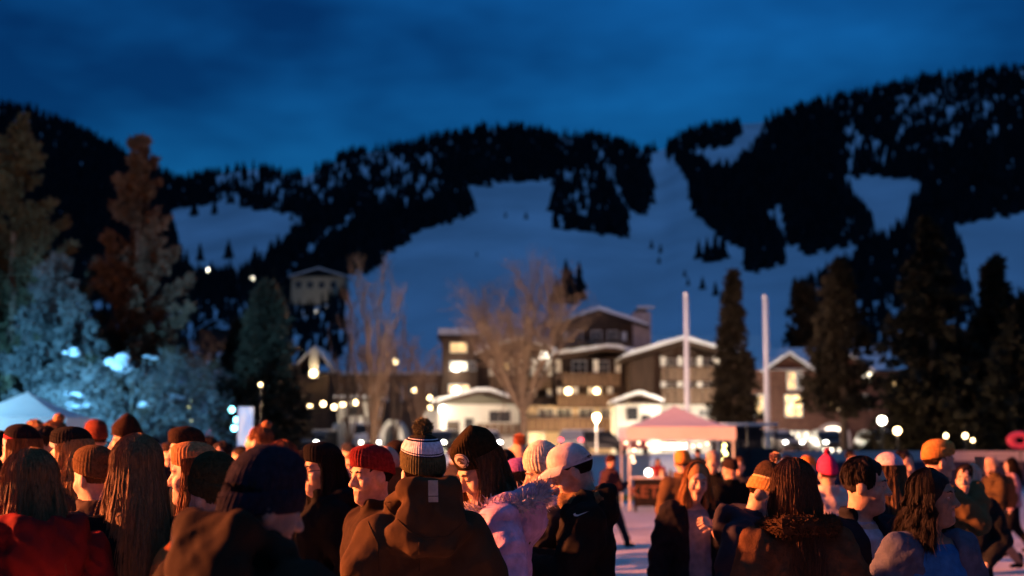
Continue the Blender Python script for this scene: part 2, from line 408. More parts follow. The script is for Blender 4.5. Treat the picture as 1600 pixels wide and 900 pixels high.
# ------------------------------------------------------------------ hotel chalets
def hotel():
    # right-hand chalet: white plinth storey, timber storeys with two balconies under a wide snow roof
    f = Facade('chalet', 126, 'dark timber chalet with two balconies, white ground floor and wide snowy gable behind flagpole', pc=1065)
    f.box('wall', 984, 566, 1140, 629, 0, 12, TIMBER)
    f.box('plinth_wall', 984, 629, 1140, 700, -0.15, 11.9, STUCCO, z0=-0.2)
    P = [(f.x(984), f.z(566)+0.002), (f.x(1140), f.z(566)+0.002), (f.x(1063), f.z(540))]
    MB().prism(P[::-1], 0.004, 11.8).build('gable_wall', TIMBER, f.root)
    f.gable([(968, 561), (1063, 533), (1162, 561)], -2.4, 12.4)
    f.balcony(1030, 576, 1124, 594, -1.6, 0, posts=(1034, 1060, 1090, 1116), ptop=559)
    f.balcony(1030, 608, 1126, 629, -1.6, 0, posts=(1034, 1060, 1090, 1116), ptop=597)
    for a in (1040, 1068, 1098):
        for (t, u) in ((562, 576), (599, 608)): f.window(a, t, a+14, u, m=GLASS)
    for a, b in ((1092, 1108), (1110, 1122)): f.window(a, 641, b, 650, y=-0.16)
    f.window(1000, 638, 1012, 655, y=-0.16, frame=DARKM); f.window(1064, 640, 1076, 660, y=-0.16, frame=DARKM)
    MB().box((f.x(1143), -1, -0.2), (f.x(1160), 8, f.z(570))).build('side_wing', TIMBER, f.root)
    # annex gable in front of it
    f = Facade('chalet_annex', 119, 'small white annex with snowy gable roof left of the big chalet', pc=995)
    f.box('wall', 962, 632, 1032, 700, 0, 5.5, STUCCO, z0=-0.2)
    f.gable([(956, 630), (992, 617), (1000, 616), (1036, 628)], -0.8, 5.6, 0.2, 0.3)
    f.window(981, 638, 995, 655, frame=DARKM); f.window(1004, 650, 1014, 662, frame=DARKM); f.window(966, 672, 990, 690, m=WHITEW)
    # middle: tall back gable with chimney, lower roofs in front of it
    f = Facade('tall_chalet', 142, 'tall timber chalet with highest snowy gable and pale stone chimney', pc=935)
    f.box('wall', 868, 508, 1004, 640, 0, 12, TIMBER, z0=-0.2)
    P = [(f.x(868), f.z(508)+0.002), (f.x(1004), f.z(508)+0.002), (f.x(935), f.z(490))]
    MB().prism(P[::-1], 0.004, 11.8).build('gable_wall', TIMBER, f.root)
    f.gable([(860, 511), (934, 486), (1012, 511)], -1.6, 12.3)
    c = MB().box((f.x(988, 530), -0.9, f.z(560)), (f.x(1016, 530), 2.2, f.z(489))).build('chimney', STONE, f.root)
    MB().box((f.x(993, 480), -0.4, f.z(489)), (f.x(1010, 480), 1.6, f.z(484))).build('chimney_cap', DARKM, c)
    MB().box((f.x(996, 480), -0.2, f.z(482)), (f.x(1022, 480), 1.4, f.z(482)+0.2)).build('chimney_snow', SNOW, c)
    f.balcony(872, 535, 985, 545, -1.4, 0, posts=(884, 974), ptop=520)
    for a in (895, 925, 950): f.window(a, 518, a+14, 533)
    f = Facade('chalet_wing', 132, 'dark timber chalet wing with wavy snow eave under the highest gable', pc=925)
    f.box('wall', 868, 558, 988, 700, 0, 9, TIMBER, z0=-0.2)
    f.gable([(862, 556), (900, 552), (945, 545), (962, 546), (1000, 556)], -2.0, 9.2)
    f.balcony(878, 585, 968, 602, -1.5, 0, posts=(872, 930, 964), ptop=563)
    f.balcony(870, 618, 965, 634, -1.5, 0, posts=(874, 898, 925, 952), ptop=606, m=RAILM)
    f.window(935, 565, 950, 583); f.window(895, 565, 915, 583)
    f.window(884, 606, 892, 618, m=WARMW); f.window(920, 604, 938, 617, m=WARMW)
    for a in (887, 930): lamp_ball(f.root, f.x(a), -1.2, f.z(612), 0.3)
    f.box('ground_floor', 820, 634, 966, 700, -0.6, 8.9, CREAM, z0=-0.2)
    f.balcony(822, 655, 958, 672, -2.2, -0.6, m=RAILM)
    for a in (842, 870, 905, 938): f.window(a, 640, a+22, 652, y=-0.61)
    f.window(826, 676, 850, 694, y=-0.61, m=WARMW)
    for a in (880, 920): f.window(a, 678, a+28, 694, y=-0.61, m=GLASS)
    # left chalet
    f = Facade('brown_chalet', 136, 'brown chalet with shallow snowy gable behind the round bare tree', pc=810)
    f.box('wall', 756, 552, 868, 700, 0, 10, TIMBER, z0=-0.2)
    f.gable([(742, 556), (806, 534), (820, 534), (872, 552)], -2.0, 10.4)
    f.balcony(765, 590, 862, 606, -1.5, 0, posts=(768, 800, 834, 858), ptop=562)
    f.balcony(765, 622, 862, 638, -1.5, 0, posts=(768, 800, 834, 858), ptop=608)
    f.window(780, 568, 794, 580, m=WARMW); f.window(812, 566, 828, 586); f.window(840, 566, 852, 586)
    f.window(812, 608, 828, 620); f.window(778, 608, 794, 620)
    MB().ball((f.x(849), -2.3, f.z(558)), 0.42, 10).build('wall_lamp', BULBW, f.root, True)
    # tower block far left
    f = Facade('stair_tower', 150, 'narrow block with flat snow roof and three stacked lit windows', pc=716)
    f.box('wall', 690, 528, 746, 700, 0, 8, RAILM, z0=-0.2)
    r = f.box('roof', 684, 524, 752, 529, -1, 9, TIMBER); MB().box((f.x(685), -0.9, f.z(524)+0.01), (f.x(751), 8.9, f.z(514))).build('roof_snow', SNOW, r)
    f.window(704, 536, 729, 550, m=WARMW); f.window(704, 566, 729, 578, m=WHITEW); f.window(702, 602, 732, 614, m=WARMW)
    for z in (575, 610): lamp_ball(f.root, f.x(713), -0.5, f.z(z), 0.36, BULBW)
    f.window(735, 566, 743, 578)
    # long snow roof between tower and chalet
    f = Facade('connecting_wing', 146, 'low timber wing with sloping snow roof between tower and chalet', pc=760)
    f.box('wall', 746, 552, 800, 700, 0, 6, TIMBER, z0=-0.2)
    r = f.box('roof', 744, 548, 802, 552, -1, 7, TIMBER)
    V = [(f.x(744), -1.0, f.z(548)+0.01), (f.x(802), -1.0, f.z(548)+0.01), (f.x(802), 7, f.z(524)), (f.x(744), 7, f.z(524)), (f.x(744), 7, f.z(548)), (f.x(802), 7, f.z(548))]
    MB().add(V, [(0, 1, 2, 3), (0, 3, 4), (1, 5, 2), (3, 2, 5, 4), (0, 4, 5, 1)]).build('roof_snow', SNOW, r)
    # white front house
    f = Facade('white_house', 112, 'floodlit white house with shallow snowy gable in front of the hotel', pc=745)
    f.box('wall', 684, 632, 812, 700, 0, 9, STUCCO, z0=-0.2)
    P = [(f.x(684), f.z(632)+0.002), (f.x(812), f.z(632)+0.002), (f.x(750), f.z(617))]
    MB().prism(P[::-1], 0.004, 8.8).build('gable_wall', mat('grey_timber', (0.16, 0.15, 0.12), 0.8, 0.2), f.root)
    f.gable([(674, 632), (700, 624), (745, 612), (765, 612), (818, 630)], -1.6, 9.2, 0.25, 0.3)
    f.balcony(745, 664, 812, 676, -1.2, 0, m=RAILM)
    f.window(700, 660, 716, 682, frame=DARKM, m=mat('brown_shutter', (0.10, 0.07, 0.05), 0.7))
    f.window(728, 655, 738, 668, frame=DARKM); f.window(766, 644, 778, 658, frame=DARKM); f.window(782, 644, 796, 658, frame=DARKM)
    f.window(690, 645, 696, 690, m=WHITEW)
    MB().ball((f.x(693), -0.6, f.z(640)), 0.3, 10).build('wall_lamp', BULBW, f.root, True)
    # left service building: white with arches
    f = Facade('arched_house', 118, 'low white house with two arched openings behind the bare trees', pc=590)
    f.box('wall', 528, 628, 585, 652, 0, 7, STUCCO)
    f.box('wall', 660, 640, 686, 700, 1, 7, STUCCO, z0=-0.2)
    r = f.box('roof', 522, 622, 590, 628, -0.6, 7.4, TIMBER); MB().box((f.x(523), -0.5, f.z(622)+0.01), (f.x(589), 7, f.z(618))).build('roof_snow', SNOW, r)
    def arch(a, b, top, bot, th=8):
        q = MB(); x0, x1 = f.x(a), f.x(b); c = (x0+x1)/2; R = (x1-x0)/2; z0 = f.z(bot); hz = f.z(top)-z0
        n = 12; o_, i_ = [], []
        for k in range(n+1):
            t = math.pi*k/n
            o_.append((c-R*math.cos(t), z0+hz*math.sin(t))); i_.append((c-(R-0.45)*math.cos(t), z0+(hz-0.5)*math.sin(t)))
        for k in range(n):
            q.prism([o_[k], o_[k+1], i_[k+1], i_[k]], -0.3, 6.5)
        return q.build('arch', STUCCO, f.root)
    arch(528, 590, 650, 702); arch(592, 634, 655, 702)
    f.window(548, 636, 566, 648, frame=DARKM)
    f.box('pier', 576, 640, 586, 700, 0, 1, STUCCO, z0=-0.2); f.box('pier', 527, 652, 533, 700, 0.2, 1, STUCCO, z0=-0.2)
    # dim timber block behind bare trees on the left
    f = Facade('timber_block', 160, 'dim brown block with pale balcony posts behind the tall bare tree', pc=620)
    f.box('wall', 470, 590, 690, 700, 0, 9, RAILM, z0=-0.2)
    r = f.box('roof', 464, 586, 694, 590, -1, 9, TIMBER); MB().box((f.x(465), -0.9, f.z(586)+0.01), (f.x(693), 8.9, f.z(581))).build('roof_snow', SNOW, r)
    for a in (560, 582, 604, 626): f.box('post', a, 600, a+5, 628, -1, -0.4, STUCCO)
    for a in (486, 520, 640, 668): f.window(a, 602, a+12, 618)
    # brick building to the right of the chalets
    f = Facade('brick_building', 120, 'dark brick building with tall lit windows between the flagpole and spruces', pc=1240)
    f.box('wall', 1164, 580, 1420, 700, 0, 12, BRICK, z0=-0.2)
    for a, b, t, u in ((1195, 1268, 580, 558), (1290, 1360, 580, 560)):
        P = [(f.x(a), f.z(t)+0.002), (f.x(b), f.z(t)+0.002), (f.x((a+b)/2), f.z(u))]
        MB().prism(P[::-1], 0.01, 2).build('gable_wall', BRICK, f.root)
        f.gable([(a-5, t+2), ((a+b)/2, u-4), (b+5, t+2)], -0.6, 6, 0.2, 0.3)
    r = MB().add([(f.x(1164), -0.5, f.z(578)), (f.x(1425), -0.5, f.z(578)), (f.x(1425), 9, f.z(532)), (f.x(1164), 9, f.z(532)), (f.x(1164), 12, f.z(578)), (f.x(1425), 12, f.z(578))],
        [(0, 1, 2, 3), (3, 2, 5, 4), (0, 3, 4), (1, 5, 2), (0, 4, 5, 1)]).build('roof', SNOW, f.root)
    f.window(1231, 582, 1242, 608, m=WARMW); f.window(1246, 582, 1252, 608)
    f.window(1228, 618, 1252, 650, m=litwin('lit_window_bright', (1.0, 0.66, 0.28), 2.6), bars=(1, 2)); f.window(1168, 618, 1192, 650, m=WARMW, bars=(1, 2))
    f.window(1349, 582, 1362, 598, m=WHITEW); f.window(1348, 618, 1360, 638, m=WHITEW); f.window(1394, 594, 1412, 612, m=WARMW); f.window(1296, 618, 1312, 640, m=WARMW)
    for a in (1222, 1232, 1244, 1256): f.window(a, 675, a+7, 687, m=WHITEW, y=-0.02, bars=(0, 0))
    # lit arched doorway
    x0, x1 = f.x(1281, 680), f.x(1322, 680); c = (x0+x1)/2; R = (x1-x0)/2; z1 = f.z(682); h = f.z(667)-z1
    P = [(x0, 0.1)] + [(c-R*math.cos(math.pi*k/14), z1+h*math.sin(math.pi*k/14)) for k in range(15)] + [(x1, 0.1)]
    MB().prism(P, -0.12, -0.03).build('arched_doorway', emit('doorway_glow', (1.0, 0.86, 0.66), 5.0), f.root)
    Po = [(x0-0.35, 0.1)] + [(c-(R+0.35)*math.cos(math.pi*k/14), z1+(h+0.35)*math.sin(math.pi*k/14)) for k in range(15)] + [(x1+0.35, 0.1)]
    q = MB()
    for k in range(len(P)-1): q.prism([Po[k], Po[k+1], P[k+1], P[k]], -0.2, -0.025)
    q.build('arch_surround', STONE, f.root)
hotel()
# warm floods washing the hotel front, and street lamps
lamp('facade_lamp', 'POINT', W(1000, 680, 112), (1.0, 0.78, 0.50), 1800, 0.3)
lamp('facade_lamp', 'POINT', W(1100, 660, 116), (1.0, 0.86, 0.66), 4000, 0.3)
lamp('facade_lamp', 'POINT', W(692, 655, 106), (1.0, 0.84, 0.60), 1500, 0.3)
lamp('facade_lamp', 'POINT', W(880, 676, 124), (1.0, 0.66, 0.34), 2600, 0.3)
lamp('facade_lamp', 'POINT', W(560, 690, 108), (1.0, 0.80, 0.55), 2200, 0.3)

def far_houses():
    f = Facade('lit_snow_lodge', 870, 'pale lodge added in place of floodlit snow and trees on the lower slope', pc=500)  # lodge added to stand for a floodlit patch of snow and trees
    f.box('wall', 455, 432, 540, 475, 0, 14, CREAM)
    f.gable([(450, 434), (498, 420), (545, 434)], -2, 15, 0.5, 0.9)
    for a in (462, 480, 498, 516): f.window(a, 440, a+9, 450, m=GLASS)
    lamp('lodge_lamp', 'POINT', W(500, 478, 840), (1.0, 0.82, 0.5), 2800, 0.5)
    f = Facade('lit_gable_house', 150, 'dark house with floodlit white corner post and slanting lit roof edge', pc=490)
    f.box('wall', 455, 585, 512, 700, 0.5, 9, TIMBER, z0=-0.2)
    f.box('corner_post', 485, 545, 497, 590, -0.4, 0.3, STUCCO)
    f.gable([(446, 588), (491, 542), (520, 580)], 0.3, 9, 0.25, 0.25)
    MB().ball((f.x(491), -0.9, f.z(584)), 0.34, 10).build('wall_lamp', BULB, f.root, True)
    lamp('corner_lamp', 'POINT', W(491, 583, 148.4), (1.0, 0.72, 0.34), 120, 0.2)
    f = Facade('hillside_house', 600, 'dim house with snow roof above the narrow dark cypress', pc=335)
    f.box('wall', 312, 514, 360, 545, 0, 10, TIMBER); f.gable([(308, 516), (335, 500), (364, 514)], -1, 10, 0.3, 0.7)
    f = Facade('snow_roof_house', 440, 'long dark house with wide snow roof behind the right flagpole', pc=1110)
    f.box('wall', 1020, 548, 1200, 600, 0, 10, TIMBER)
    V = [(f.x(1018), -1, f.z(548)), (f.x(1205), -1, f.z(548)), (f.x(1205), 8, f.z(521)), (f.x(1018), 8, f.z(521)), (f.x(1018), 10, f.z(548)), (f.x(1205), 10, f.z(548))]
    MB().add(V, [(0, 1, 2, 3), (3, 2, 5, 4), (0, 3, 4), (1, 5, 2), (0, 4, 5, 1)]).build('roof', SNOW, f.root)
far_houses()

# ------------------------------------------------------------------ trees
BARK = mat('bark', (0.10, 0.075, 0.055), 0.9, 0.35, 4, 0.5, 20)
BARKP = mat('pale_bark', (0.125, 0.088, 0.062), 0.9, 0.3, 4, 0.4, 20)
NEEDLE = mat('needles', (0.055, 0.058, 0.035), 0.8, 0.5, 1.3, spec=0.15)
NEEDLED = mat('needles_dark', (0.034, 0.028, 0.018), 0.85, 0.5, 1.0, spec=0.1)
NEEDLEB = mat('needles_frosted', (0.16, 0.17, 0.165), 0.8, 0.4, 1.3, spec=0.15)
NEEDLER = mat('needles_russet', (0.095, 0.064, 0.042), 0.8, 0.5, 1.1, spec=0.15)
def conifer(name, label, base, H, R, seed, m=NEEDLE, up=0.0, branches=260, tufts=13, power=0.85, bare=0.06, tl=0.34, group='conifers around the square', ragged=0.25, plume=0.0):
    r = np.random.default_rng(seed); root = empty(name, base, 0, label, 'tree', group)
    tr = MB(); tr.tube([(0, 0, -0.3), (0.05, 0, H*0.4), (0, 0.03, H*0.98)], [H*0.022, H*0.014, 0.02], 8); tr.build('trunk', BARK, root)
    V = []; Fc = []
    bb = MB()
    for b in range(branches):
        z = H*(bare+(0.99-bare)*(1-(1-(b+r.uniform(0, 1))/branches)**1.0)); q = 1-z/H
        L = R*(q**power)*r.uniform(1-ragged*1.6, 1+ragged)+0.12; a = r.uniform(0, 2*math.pi)
        d = np.array([math.cos(a), math.sin(a), 0.0]); pitch = up*(0.55+0.45*q)+r.normal(0, 0.12)
        n = max(3, int(tufts*(0.3+L/R)))
        s = (np.arange(n)+r.uniform(0, 1, n))/n
        s = s**0.7
        sag = -0.22*(1-min(1, max(0, up)))*s**2*L
        P = np.stack([d[0]*s*L, d[1]*s*L, z+math.sin(pitch)*s*L+sag+(0.25*max(0, up)*s**2*L)], -1)
        if plume: P += r.normal(0, 1, P.shape)*(plume*np.sin(np.pi*np.clip(s*.85+.12, 0, 1))**.7)[:, None]*min(1, L/R+.2)
        else: P += r.normal(0, 0.06+0.05*L, P.shape)*(s[:, None]*0.8+0.2)
        if b % 4 == 0 and L > 0.7:
            e = P[-1]; bb.tube([(0, 0, z), tuple(P[n//2]), tuple(e)], [0.035, 0.02, 0.006], 4, cap=False)
        Pr = np.repeat(P, 5, 0); N = len(Pr)
        v = d*0.9+np.array([0, 0, 0.45*up-0.1])+r.normal(0, 0.55, (N, 3)); v /= np.linalg.norm(v, axis=1)[:, None]+1e-6
        w = np.cross(v, r.normal(0, 1, (N, 3))); w /= np.linalg.norm(w, axis=1)[:, None]+1e-6
        l = (tl*r.uniform(0.6, 1.4, N))[:, None]; wd = l*0.16
        V.append(np.stack([Pr-w*wd, Pr+w*wd, Pr+v*l*0.55+w*wd*1.1, Pr+v*l, Pr+v*l*0.55-w*wd*1.1], 1).reshape(-1, 3))
    V = np.concatenate(V); Fc = np.arange(len(V)).reshape(-1, 5)
    c = link('crown', V, Fc, m, root)
    if bb.n: bb.build('limbs', BARK, root)
    return root
def on(px, Y): p = W(px, 690, Y); return (p.x, Y, 0)
def ht(py, Y): return W(800, py, Y).z
conifer('plume_spruce', 'tall russet spruce with upswept branches lit amber behind the blue tent', on(205, 62), ht(212, 62), 3.1, 1, NEEDLER, up=.9, branches=105, tufts=70, power=0.85, tl=0.30, plume=0.20, ragged=.42)
conifer('plume_spruce', 'olive spruce cut by the left edge of the picture, its foot lit blue', on(8, 56), ht(184, 56), 3.2, 2, NEEDLE, up=.8, branches=105, tufts=70, power=0.85, tl=0.30, plume=0.20, ragged=.42)
conifer('small_spruce', 'pale frosted spruce lit blue between the two tall left spruces', on(78, 54), ht(400, 54), 2.3, 22, mat('needles_grey', (.075, .085, .085), .8, .4, 1.3), up=0.5, branches=110, tufts=45, power=0.7, tl=0.3, plume=.22)
conifer('narrow_spruce', 'narrow dark pointed conifer beside the glowing white panel', on(413, 70), ht(446, 70), 2.0, 3, mat('needles_brown', (.050, .036, .020), .85, .5, 1.0), up=0.9, branches=380, tufts=13, power=0.8, ragged=0.12, tl=0.42)
conifer('narrow_spruce', 'short narrow conifer leaning on the left of the dark pointed one', on(378, 74), ht(505, 74), 1.6, 33, NEEDLED, up=0.9, branches=220, tufts=10, power=0.6, ragged=0.12, tl=0.42)
conifer('thin_spruce', 'thin spire-like spruce between the two flagpoles', on(1148, 100), ht(420, 100), 1.9, 4, NEEDLED, up=-0.1, branches=280, tufts=10, power=0.8, tl=0.45)
conifer('dark_spruce', 'rounded dark spruce left of the tallest spruce on the right side', on(1318, 82), ht(405, 82), 2.7, 5, NEEDLED, up=0.4, branches=150, tufts=26, power=0.7, tl=0.34, plume=.2, bare=.27)
conifer('dark_spruce', 'tallest dark spruce on the right with drooping branch tips', on(1460, 78), ht(338, 78), 3.9, 6, NEEDLED, up=-0.05, branches=240, tufts=26, power=0.9, tl=0.42, ragged=0.45)
conifer('dark_spruce', 'dark pointed spruce near the right edge of the picture', on(1562, 80), ht(400, 80), 2.7, 7, NEEDLED, up=0.0, branches=200, tufts=26, power=0.9, tl=0.45, ragged=0.3)
conifer('dark_spruce', 'squat dark spruce filling the gap behind the two rightmost spruces', on(1515, 92), ht(520, 92), 3.6, 8, NEEDLED, up=0.1, branches=300, tufts=13, power=0.55, tl=0.5)
conifer('dark_spruce', 'dark spruce cut by the right edge of the picture', on(1612, 74), ht(470, 74), 2.9, 10, NEEDLED, up=0.1, branches=300, tufts=13, power=0.6, tl=0.45)
conifer('dark_spruce', 'blackish spruce behind the rounded one, right of the second flagpole', on(1262, 150), ht(440, 150), 3.6, 12, NEEDLED, up=0.3, branches=260, tufts=12, power=0.5, tl=0.6)

def bare_tree(name, label, base, H, seed, trunk, rx, fork=0.25, z0=0.3, n=(9, 8, 9), m=BARKP, up=0.35, group='bare trees in front of the hotel'):
    """trunk, then limbs, branches and twigs that reach into an egg-shaped crown"""
    r = np.random.default_rng(seed); root = empty(name, base, 0, label, 'tree', group); tm, cm = MB(), MB()
    zc = H*(z0+1)/2; rz = H*(1-z0)/2
    f0 = np.array([0.0, 0, H*fork]); tm.tube([(0, 0, -0.3), (0.05, 0.02, H*fork*.5), tuple(f0)], [trunk*1.25, trunk, trunk*.85], 8)
    def curve(p, e, k, w):
        mid = (p+e)/2+np.array([0, 0, -w*np.linalg.norm(e-p)*.5])+r.normal(0, .05*np.linalg.norm(e-p), 3); t = np.linspace(0, 1, k)[:, None]
        return (1-t)**2*p+2*t*(1-t)*mid+t*t*e
    for i in range(n[0]):
        a = 2*math.pi*(i+r.uniform(-.3, .3))/n[0]; el = r.uniform(-.35, 1.1); q = .72 if i else .3
        e1 = np.array([rx*q*math.cos(a)*math.cos(el), rx*q*math.sin(a)*math.cos(el), zc+rz*.72*math.sin(el)])
        c1 = curve(f0, e1, 6, -up*.3); tm.tube([tuple(x) for x in c1], [trunk*.55*(1-.7*k/5) for k in range(6)], 5, cap=False)
        for j in range(n[1]):
            b1 = c1[r.integers(2, 6)]; d = b1-np.array([0, 0, H*fork*.7]); d = d/np.linalg.norm(d)+r.normal(0, .55, 3); d[2] += up; d /= np.linalg.norm(d)
            e2 = b1+d*rx*r.uniform(.45, .8); v = (e2-np.array([0, 0, zc]))/np.array([rx, rx, rz]); l = np.linalg.norm(v)
            if l > 1: e2 = np.array([0, 0, zc])+v/l*np.array([rx, rx, rz])*r.uniform(.93, 1.04)
            c2 = curve(b1, e2, 5, -up*.2); cm.tube([tuple(x) for x in c2], [trunk*.14*(1-.6*k/4)+.006 for k in range(5)], 4, cap=False)
            for k in range(n[2]):
                b2 = c2[r.integers(1, 5)]; d2 = (e2-b1)/np.linalg.norm(e2-b1)+r.normal(0, .6, 3); d2[2] += up*.6; d2 /= np.linalg.norm(d2); e3 = b2+d2*rx*r.uniform(.14, .34)
                c3 = curve(b2, e3, 3, 0); cm.tube([tuple(x) for x in c3], [.013, .010, .005], 3, cap=False)
                for _ in range(2):
                    d3 = d2+r.normal(0, .6, 3); d3 /= np.linalg.norm(d3); p = c3[r.integers(1, 3)]; cm.tube([tuple(p), tuple(p+d3*rx*r.uniform(.06, .14))], [.008, .004], 3, cap=False)
    tm.build('trunk', m, root); cm.build('crown', m, root)
    return root
bare_tree('bare_tree', 'round crowned bare tree in front of the hotel', on(818, 88), ht(396, 88), 3, .22, 4.3, .27, .24, (15, 11, 11), up=.12)
bare_tree('bare_tree', 'tall narrow bare tree of several upright stems left of the hotel', on(583, 84), ht(372, 84), 5, .15, 2.1, .10, .16, (11, 10, 9), up=.9)
bare_tree('bare_tree', 'smaller upright bare tree left of the tall bare one', on(545, 90), ht(470, 90), 8, .11, 1.7, .12, .2, (8, 8, 8), up=.8)
bare_tree('bare_tree', 'low spreading bare tree between the tall bare tree and the white house', on(655, 92), ht(520, 92), 13, .12, 2.1, .2, .25, (8, 8, 8))
bare_tree('bare_tree', 'thin bare tree behind the string lights left of the hotel', on(618, 97), ht(468, 97), 21, .10, 1.6, .15, .25, (8, 8, 7), up=.7)
bare_tree('bare_tree', 'dim bare tree between the russet spruce and the narrow conifer', on(330, 78), ht(520, 78), 34, .12, 1.9, .2, .25, (8, 7, 7))

def snowy_shrub(label, base, H, R, seed, lumps):
    """arching shrub weighed down by snow"""
    r = np.random.default_rng(seed); root = empty('snowy_shrub', base, 0, label, 'shrub', 'snow laden shrubs by the blue tent')
    st = MB(); V = []; Fc = []
    for b in range(46):
        a = r.uniform(0, 6.28); L = R*r.uniform(0.5, 1.15); hz = H*r.uniform(0.55, 1.0)
        pts = []
        for k in range(9):
            s = k/8; pts.append((math.cos(a)*L*s**1.3, math.sin(a)*L*s**1.3, hz*math.sin(min(1.0, s*1.25)*math.pi*0.62)*1.05))
        st.tube(pts, [0.035*(1-0.8*k/8) for k in range(9)], 4, cap=False)
        for k in range(2, 9):
            for j in range(14):
                p = np.array(pts[k])+r.normal(0, 0.16, 3); v = r.normal(0, 1, 3)+np.array([math.cos(a), math.sin(a), -0.6]); v /= np.linalg.norm(v)
                w = np.cross(v, r.normal(0, 1, 3)); w /= np.linalg.norm(w); l = r.uniform(.14, .36); i = len(V)
                V += [p-w*.03, p+w*.03, p+v*l]; Fc.append((i, i+1, i+2))
    st.build('stems', BARK, root); link('crown', np.array(V), Fc, NEEDLEB, root)
    for (x, z, sx, sz) in lumps:
        q = MB(); n = 14
        for i in range(5):
            q.ball((x+r.normal(0, sx*0.45), -R*0.55+r.normal(0, .2), z+r.normal(0, sz*0.4)), r.uniform(.5, .9)*sx*0.6, n, 0, (1.2, 0.8, sz/sx))
        q.build('snow_clump', SNOW, root, True)
b0 = W(205, 690, 50)
snowy_shrub('arching shrub with a big snow clump at the foot of the russet spruce', (b0.x, 50, 0), 4.6, 3.2, 4, [(-0.15, 4.7, 0.42, 0.34), (0.15, 4.35, 0.4, 0.2), (-1.35, 3.5, 0.34, 0.14), (-1.5, 3.1, 0.25, 0.14), (0.9, 3.2, 0.3, 0.12)])
b0 = W(135, 690, 52)
snowy_shrub('arching frosted shrub lit blue directly behind the left tent', (b0.x, 52, 0), 3.8, 2.6, 9, [(-0.2, 5.1, 0.3, 0.16), (0.6, 3.2, 0.4, 0.2)])
b0 = W(275, 690, 54)
snowy_shrub('dim snowy shrub right of the russet spruce', (b0.x, 54, 0), 3.6, 2.6, 14, [(0.1, 3.5, 0.35, 0.14), (-0.6, 5.0, 0.3, 0.1)])

# ------------------------------------------------------------------ tents
def tent(label, px, Y, half, eave, peak, canopy_m, leg_h=None, group='pop-up tents'):
    p = W(px, 690, Y); root = empty('pop_up_tent', (p.x, Y, 0), 0, label, 'tent', group)
    n = 12; V = []; Fc = []
    for i in range(n+1):            # concave pyramid canopy
        t = i/n; h = half*(1-t); z = eave+(peak-eave)*(t**1.35)
        V += [(-h, -h, z), (h, -h, z), (h, h, z), (-h, h, z)]
    for i in range(n):
        for k in range(4): Fc.append((4*i+k, 4*i+(k+1) % 4, 4*i+4+(k+1) % 4, 4*i+4+k))
    c = link('canopy', V, Fc, canopy_m, root)
    for k, (ax, ay, bx, by) in enumerate(((-1, -1, 1, -1), (1, -1, 1, 1), (1, 1, -1, 1), (-1, 1, -1, -1))):
        q = MB(); h = half+0.01; N = 10; V = []; Fc = []
        for i in range(N+1):
            s = i/N; x = (ax+(bx-ax)*s)*h; y = (ay+(by-ay)*s)*h; sc = 0.03*math.sin(math.pi*s*5)
            V += [(x, y, eave+0.01), (x, y, eave-0.34-abs(sc))]
        for i in range(N): Fc.append((2*i, 2*i+1, 2*i+3, 2*i+2))
        q.add(V, Fc).build('valance', canopy_m, c)
    for sx in (-1, 1):
        for sy in (-1, 1):
            MB().box((sx*(half-.06)-.025, sy*(half-.06)-.025, 0), (sx*(half-.06)+.025, sy*(half-.06)+.025, eave)).build('leg', WHITEM, root)
    for sy in (-1, 1):
        q = MB()
        for i in range(4):
            x0 = -half+.06+i*(half*2-.12)/4; x1 = x0+(half*2-.12)/4; z0, z1 = (eave-.1, eave-.42) if i % 2 else (eave-.42, eave-.1)
            q.tube([(x0, sy*(half-.06), z0), (x1, sy*(half-.06), z1)], 0.012, 4)
        q.build('truss', WHITEM, root)
    return root
CANW = mat('tent_white', (0.74, 0.75, 0.78), 0.7, 0.05, 2, 0.1, 6)
tA = W(42, 690, 40)
tent('white pop-up tent lit blue at the left edge', 40, 40, 1.6, fz(654, 40), fz(612, 40), CANW)
tR = tent('white pop-up tent glowing pink in front of the chalets', 1055, 41, 1.5, fz(668, 41), fz(634, 41), CANW)
# bulbs along the pink tent's front edge and down its corners
def bulbs(name, label, pts, m, r, parent=None, wire=True, group=None):
    root = empty(name, pts[0], 0, label, 'string lights', group); o = Vector(pts[0])
    if wire: MB().tube([Vector(p)-o+Vector((0, 0, r)) for p in pts], 0.008, 4).build('wire', DARKM, root)
    for p in pts:
        q = Vector(p)-o; b = MB().ball(q, r, 8).build('bulb', m, root, True)
        MB().lathe([(r*.35, r*.7), (r*.35, r*1.5), (0.001, r*1.5)], 6, q).build('socket', DARKM, b)
    return root
Yt = 41-1.56
def pr(px, py, Y): return tuple(W(px, py, Y))
bulbs('string_lights', 'string of warm bulbs under the front edge of the pink tent', [pr(978, 692, Yt), pr(998, 692, Yt), pr(1012, 694, Yt), pr(1024, 696, Yt), pr(1040, 694, Yt), pr(1071, 694, Yt), pr(1083, 697, Yt), pr(1093, 696, Yt), pr(1105, 693, Yt)], emit('bulb_soft', (1, .66, .42), 5), 0.045)
bulbs('string_lights', 'yellow-green bulbs wound down the right leg of the pink tent', [pr(1132, 696, Yt), pr(1131, 704, Yt), pr(1134, 709, Yt), pr(1131, 719, Yt)], BULBY, 0.05)
bulbs('string_lights', 'warm bulbs wound down the left leg of the pink tent', [pr(988, 714, Yt), pr(990, 721, Yt), pr(991, 703, Yt)], emit('bulb_soft', (1, .66, .42), 5), 0.045)
MB_ = MB().box((-0.35, -0.06, -0.06), (0.35, 0.06, 0.06)).build('tent_lamp_bar', BULBW)
MB_.location = W(1052, 697, 41); tag(MB_, 'bright white lamp bar hanging inside the pink tent', 'lamp')
